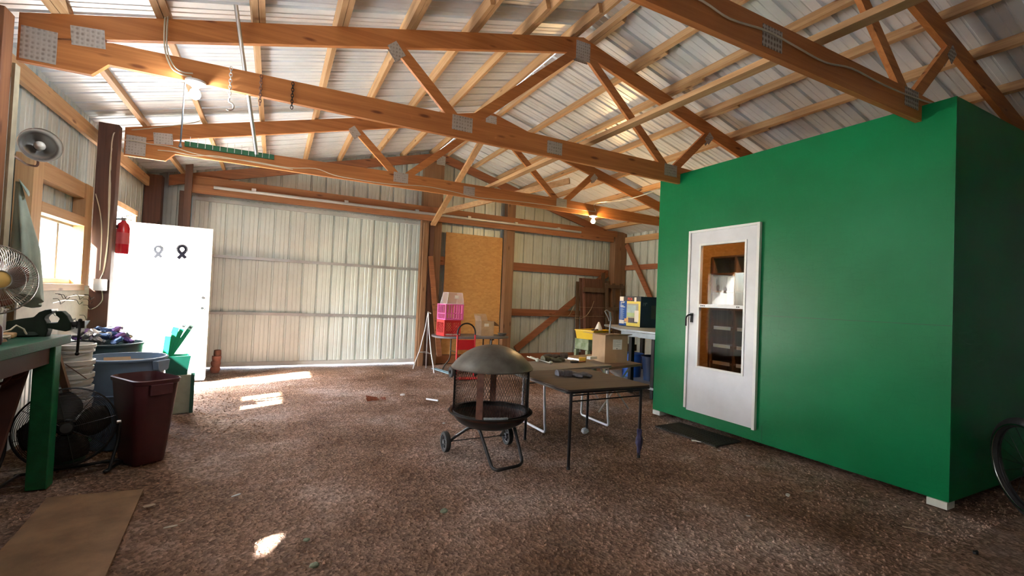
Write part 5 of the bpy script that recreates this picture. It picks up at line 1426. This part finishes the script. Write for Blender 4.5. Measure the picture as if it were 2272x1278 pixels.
# things on the bench
q = at(20, 746, Z=WZ)
tag(M(place(q.x-.03, q.y-.08, WZ, .2)).box((-.09, -.09, .001), (.09, .1, .028)).build('wooden_block', W_px, bevel=.008), 'tan wooden block lying on the workbench edge below the desk fan', 'block')
tag(M().lathe([(0, 0), (.045, 0), (.05, .02), (.048, .09), (.03, .12), (.02, .14), (0, .14)], (-1.30, 3.37, WZ+.001), 20).build('maroon_jug', plain('jug_maroon', (.05, .004, .012), .45), smooth=50), 'dark maroon jug on the workbench under the desk fan', 'jug')
tl = thing('toolbox', 'old brown wooden box behind the vise on the workbench', 'box', (-1.53, 3.9, WZ))
M().box((-1.60, 3.84, WZ+.001), (-1.47, 4.0, WZ+.15)).build('box_body', plain('toolbox_brown', (.13, .06, .04), .6), tl, bevel=.003)
M().box((-1.602, 3.835, WZ+.151), (-1.465, 4.01, WZ+.163)).build('lid', plain('toolbox_grey', (.17, .13, .10), .6), tl)
M().box((-1.469, 3.88, WZ+.03), (-1.466, 3.94, WZ+.09)).build('paper_label', plain('label_olive', (.3, .32, .17), .6), tl)
cl_ = [(-1.38+.05*math.cos(k*.5), 3.66+.05*math.sin(k*.5), WZ+.008+.003*k*.3) for k in range(22)]
tag(M().tube(cl_ + [(-1.35, 3.72, WZ+.05), (-1.34, 3.76, WZ+.075), (-1.32, 3.80, WZ+.05), (-1.31, 3.82, WZ+.01)], .005, 6).build('coiled_cable', B_cable, smooth=60), 'tan coiled cable on the workbench beside the vise', 'cable')
# white sheet metal scoop behind the vise
q = at(195, 712, Y=5.0)
tag(M().add([at(128, 742, Y=4.9), at(175, 745, Y=4.9), at(200, 711, Y=4.9), at(160, 717, Y=5.1), at(128, 724, Y=5.1)], [(0,1,2,3,4)]).build('bent_sheet', plain('sheet_white', (.62, .62, .6), .4), solid=.006), 'pale bent sheet leaning behind the vise under the pegboard', 'sheet')
# hoses under the bench and a wooden handle
for i, (y, lb) in enumerate(((3.70, 'red hose loop hanging under the workbench top, nearer the leg'), (3.52, 'red hose loop hanging under the workbench top, farther from the leg'))):
    tag(M().tube([(-1.32+.06*math.cos(math.radians(a)), y, WZ-.16+.07*math.sin(math.radians(a))) for a in range(180, 361, 15)], .008, 8).build('hose_loop', plain('hose_red', (.12, .025, .02), .45), smooth=60), lb, 'hose')
a, b = at(122, 775, Y=4.13), at(150, 872, Y=4.19)
tag(M().beam(a, b, .035, .035).build('wooden_shaft', plain('handle_wood', (.16, .09, .055), .6)), 'brown wooden handle leaning between the workbench leg and the buckets', 'handle')
tag(M().tube([at(145, 808, Y=4.20), at(192, 840, Y=4.22)], .003, 6).build('thin_rod', B_rust), 'thin dark rod leaning across the white buckets', 'rod')
tag(M().lathe([(.058, 0), (.062, 0), (.062, .68), (.058, .68)], (-1.52, 3.60, .0), 24).build('stove_pipe', plain('pipe_metal', (.55, .54, .53), .22, .85), smooth=50), 'shiny metal pipe standing under the workbench behind the big fan', 'pipe')
tag(M().beam((-1.42, 3.62, 0), (-1.33, 3.80, .74), .09, .03).build('leaning_plank', plain('plank_maroon', (.09, .035, .03), .6)), 'dark plank leaning under the workbench beside the metal pipe', 'plank')
# big drum fan
BF = Vector((-1.165, 4.03, .315)); bax = Vector((.28, -1, .10)).normalized(); Rb_ = bax.to_track_quat('Z', 'Y').to_matrix()
bf = thing('floor_fan', 'large black round floor fan with a ringed guard behind the workbench leg', 'fan', (BF.x, BF.y, 0))
m = M()
for k in range(1, 24):
    rr = .045+.0089*k; zz = .05*math.sqrt(max(0, 1-(rr/.262)**2))
    m.tube([BF + Rb_ @ Vector((rr*math.cos(2*PI*j/44), rr*math.sin(2*PI*j/44), zz)) for j in range(44)], .0018, 4, closed=True)
for k in range(8):
    a = 2*PI*k/8+.2; m.tube([BF + Rb_ @ Vector(((.04+.21*t)*math.cos(a), (.04+.21*t)*math.sin(a), .05*math.sqrt(1-(.8*t)**2)+.001)) for t in (0, .33, .66, 1)], .002, 4)
m.build('guard_rings', plain('guard_black', (.05, .045, .045), .35, .6), bf)
M().tube([BF + Rb_ @ Vector((.252*math.cos(2*PI*j/48), .252*math.sin(2*PI*j/48), 0)) for j in range(48)], .006, 8, closed=True).build('guard_rim', B_black, bf, smooth=60)
M().lathe([(.25, -.005), (.252, -.005), (.252, -.06), (.25, -.06), (.25, -.005)], BF, 48, Rb_).build('drum', B_black, bf, smooth=50)
fan_blades(BF+Rb_ @ Vector((0,0,-.03)), Rb_, .225, 4, bf, plain('big_blade', (.04, .035, .035), .35, .4), .04, 1.1)
M().lathe([(0, .05), (.03, .048), (.042, .035), (.042, -.02), (.055, -.03), (.055, -.12), (0, -.13)], BF, 24, Rb_).build('motor', B_blackm, bf, smooth=40)
st_ = plain('stand_black', (.03, .03, .032), .4, .5)
fr_ = Vector((.96, .27, 0)).normalized()
for s_ in (-1, 1):
    e = BF + fr_*(.268*s_)
    foot = e + Vector((0, 0, -BF.z+.012)) + Vector((-.02, -.10, 0)); fb = e + Vector((0, 0, -BF.z+.012)) + Vector((.02, .14, 0))
    M().tube(roundpath([e, e+Vector((0, -.01, -.12)), foot, foot+Vector((-.02*s_,-.01,.0))*1.2, fb], .03), .010, 8).build('leg', st_, bf, smooth=60)
M().tube([BF + fr_*(-.268)+Vector((0,.14,-BF.z+.012)), BF + fr_*(.268)+Vector((0,.14,-BF.z+.012))], .010, 8).build('foot_bar', st_, bf, smooth=60)
for s_ in (-1, 1): M().tube([BF+fr_*.25*s_, BF+fr_*.275*s_], .012, 8).build('pivot_knob', B_alum, bf, smooth=50)

# ================================================================ ground things
pl_ = [at(105, 1106, Z=.006), at(318, 1087, Z=.006), at(225, 1300, Z=.006), at(-60, 1290, Z=.006), at(40, 1180, Z=.006)]
tag(M().prism([(p.x, p.y) for p in pl_], .0, .012, 'z').build('plywood_board', plain('dirty_board', (.25, .145, .075), .85, 0, .22, 5, .3)), 'dirt-coloured flat board lying on the ground in front of the workbench', 'board')
mt = thing('rubber_mat', 'dark ribbed rubber mat on the gravel before the storm door', 'mat', (3.86, 3.35, 0))
mtm = plain('mat_black', (.035, .03, .025), .8, 0, .2, 15)
Xm = place(3.83, 3.30, .001, .06)
M(Xm).box((-.19, -.36, 0), (.2, .36, .010)).build('mat_base', mtm, mt)
m = M(Xm)
for k in range(34): m.box((-.18, -.35+.0208*k, .010), (.19, -.35+.0208*k+.009, .016))
m.build('mat_ribs', mtm, mt)
def scrap(px, py, l, wd, a, mm, lb, nm='paper_scrap', cat='scrap', h=.004):
    q = at(px, py, Z=.005); m = M(place(q.x, q.y, .003, a)); k = random.Random(px)
    n = 7; vs = []
    for i in range(n):
        t = 2*PI*i/n; r = k.uniform(.75, 1.1); vs.append((l/2*math.cos(t)*r, wd/2*math.sin(t)*r))
    m.prism(vs, 0, h, 'z')
    for v in m.V: v.z += k.uniform(0, .004)
    tag(m.build(nm, mm), lb, cat)
q = at(1548, 979, Z=.004)
tag(M(place(q.x, q.y, .004, -.75)).box((-.055, -.022, 0), (.055, .022, .003)).build('paper_slip', B_paper), 'clean white paper slip beside the rubber mat', 'paper')
tag(M(place(*at(378, 1171, Z=0)[:2], .004, .15)).box((-.03, -.009, 0), (.03, .009, .003)).build('paper_slip', plain('slip_tan', (.5, .42, .3), .7)), 'small tan paper strip on the gravel right of the flat board', 'paper')
leaf = plain('dry_leaf', (.42, .30, .20), .8); white_ = plain('chalky', (.6, .6, .58), .7); grn = plain('moss_stone', (.25, .29, .2), .85, 0, .2, 30)
scrap(90, 1213, .06, .03, .3, plain('pale_leaf', (.5, .42, .33), .8), 'pale torn scrap lying on the flat board', 'leaf_scrap')
scrap(332, 1123, .07, .035, .5, leaf, 'dry brown leaf scrap at the right edge of the flat board', 'dry_leaf', 'leaf')
scrap(405, 1156, .035, .015, .9, leaf, 'small dry leaf fleck left of the sunlit spot', 'dry_leaf', 'leaf')
scrap(523, 1100, .06, .02, .6, white_, 'white crumbled fleck on the gravel beyond the sunlit spot', 'white_fleck')
scrap(1748, 1099, .07, .03, .5, white_, 'white bent fleck on the gravel near the green shed', 'white_fleck')
scrap(1795, 1090, .09, .02, -.2, plain('tan_film', (.42, .33, .27), .5), 'pale translucent sliver near the green shed', 'film_scrap')
scrap(2050, 1180, .06, .014, -.6, leaf, 'straw coloured splinter on the gravel before the shed corner', 'wood_splinter')
scrap(2020, 1172, .08, .008, -.9, leaf, 'longer straw splinter on the gravel before the shed corner', 'wood_splinter')
scrap(1660, 1145, .03, .012, -.5, white_, 'tiny pale fleck on the gravel in the right foreground', 'white_fleck')
scrap(2165, 1228, .035, .025, 0, B_blackm, 'small black cap on the gravel at the lower right', 'bottle_cap', 'cap', .012)
scrap(1595, 1000, .03, .01, -.7, white_, 'tiny white chip right of the rubber mat', 'white_fleck')
def stone(px, py, r, mm, lb):
    q = at(px, py, Z=.01); k = random.Random(px+1); m = M().ball((q.x, q.y, r*.45), r, 10, 7, (1.2, .9, .6))
    for v in m.V: v += Vector((k.uniform(-1, 1), k.uniform(-1, 1), k.uniform(-1, 1)))*r*.12
    tag(m.build('stone', mm, smooth=40), lb, 'stone')
stone(697, 1253, .018, grn, 'mossy green stone at the bottom edge, the larger of two')
stone(680, 1196, .014, grn, 'flat mossy green stone just right of the sunlit spot')
stone(985, 1133, .020, grn, 'greenish stone alone in the middle foreground')
stone(985, 938, .013, white_, 'small white stone beside the fire pit wheel')
stone(1515, 965, .010, white_, 'small white pebble beside the rubber mat')
# rusty leaf pile, white bits
q = at(828, 888, Z=0)
rl = thing('crumpled_leaf', 'crumpled rust-brown leaf or rag on the gravel in mid floor', 'leaf', (q.x, q.y, 0))
rm = plain('rust_leaf', (.33, .10, .05), .8, 0, .25, 20)
m = M(); n = 14; vs = [];
for i in range(6):
    for j in range(n):
        t = i/5; a = PI*j/(n-1); vs.append((q.x-.08+.11*t+.01*math.sin(j), q.y+.05*math.cos(a), .004+.055*math.sin(a)*(1-.5*t)+.004*math.sin(j*2.3+i)))
m.add(vs, [(i*n+j, i*n+j+1, (i+1)*n+j+1, (i+1)*n+j) for i in range(5) for j in range(n-1)]); m.build('curled_part', rm, rl, solid=.003)
k_ = random.Random(4); m = M()
for i in range(16):
    x, y = q.x+k_.uniform(-.05, .16), q.y+k_.uniform(-.05, .04); a = k_.uniform(0, 3); m.beam((x, y, .008), (x+.05*math.cos(a), y+.05*math.sin(a), k_.uniform(.006, .03)), .018, .004)
m.build('ragged_edge', rm, rl)
a, b = at(946, 885, Z=.012), at(972, 889, Z=.012)
tag(M().tube([a, b], .011, 8).build('white_tube', B_white, smooth=40), 'short white tube lying on the gravel left of the fire pit', 'tube')
scrap(893, 877, .07, .05, .2, B_white, 'crumpled white scrap beside the rust-brown leaf', 'white_scrap', h=.015)
scrap(915, 878, .16, .012, .25, B_rust, 'thin dark twig right of the crumpled white scrap', 'twig', 'twig')

# ================================================================ spoked wheel at the right edge
WXc = at(2288, 985, Y=1.12)
bwz = .325; wc = Vector((WXc.x, 1.12, bwz))
cw = thing('spoked_wheel', 'dark tyred spoked wheel leaning by the end of the green shed at the right edge', 'wheel', (wc.x, wc.y, 0))
wax = Vector((.74, -.68, .12)).normalized(); Rw = wax.to_track_quat('Z', 'Y').to_matrix()
M().tube([wc + Rw @ Vector((.30*math.cos(2*PI*j/56), .30*math.sin(2*PI*j/56), 0)) for j in range(56)], .029, 12, closed=True).build('tyre', B_rubber, cw, smooth=60)
M().tube([wc + Rw @ Vector((.275*math.cos(2*PI*j/56), .275*math.sin(2*PI*j/56), .0)) for j in range(56)], .009, 8, closed=True).build('rim', B_black, cw, smooth=60)
M().tube([wc + Rw @ Vector((.285*math.cos(2*PI*j/56), .285*math.sin(2*PI*j/56), -.03)) for j in range(56)], .005, 8, closed=True).build('push_ring', B_chrome, cw, smooth=60)
m = M()
for k in range(20):
    a = 2*PI*k/20; m.tube([wc + Rw @ Vector((.02*math.cos(a+.8), .02*math.sin(a+.8), .02*(-1)**k)), wc + Rw @ Vector((.27*math.cos(a), .27*math.sin(a), 0))], .0016, 4)
m.build('spokes', B_black, cw)
M().tube([wc + Rw @ Vector((0, 0, -.03)), wc + Rw @ Vector((0, 0, .03))], .022, 12).build('hub', B_black, cw, smooth=40)
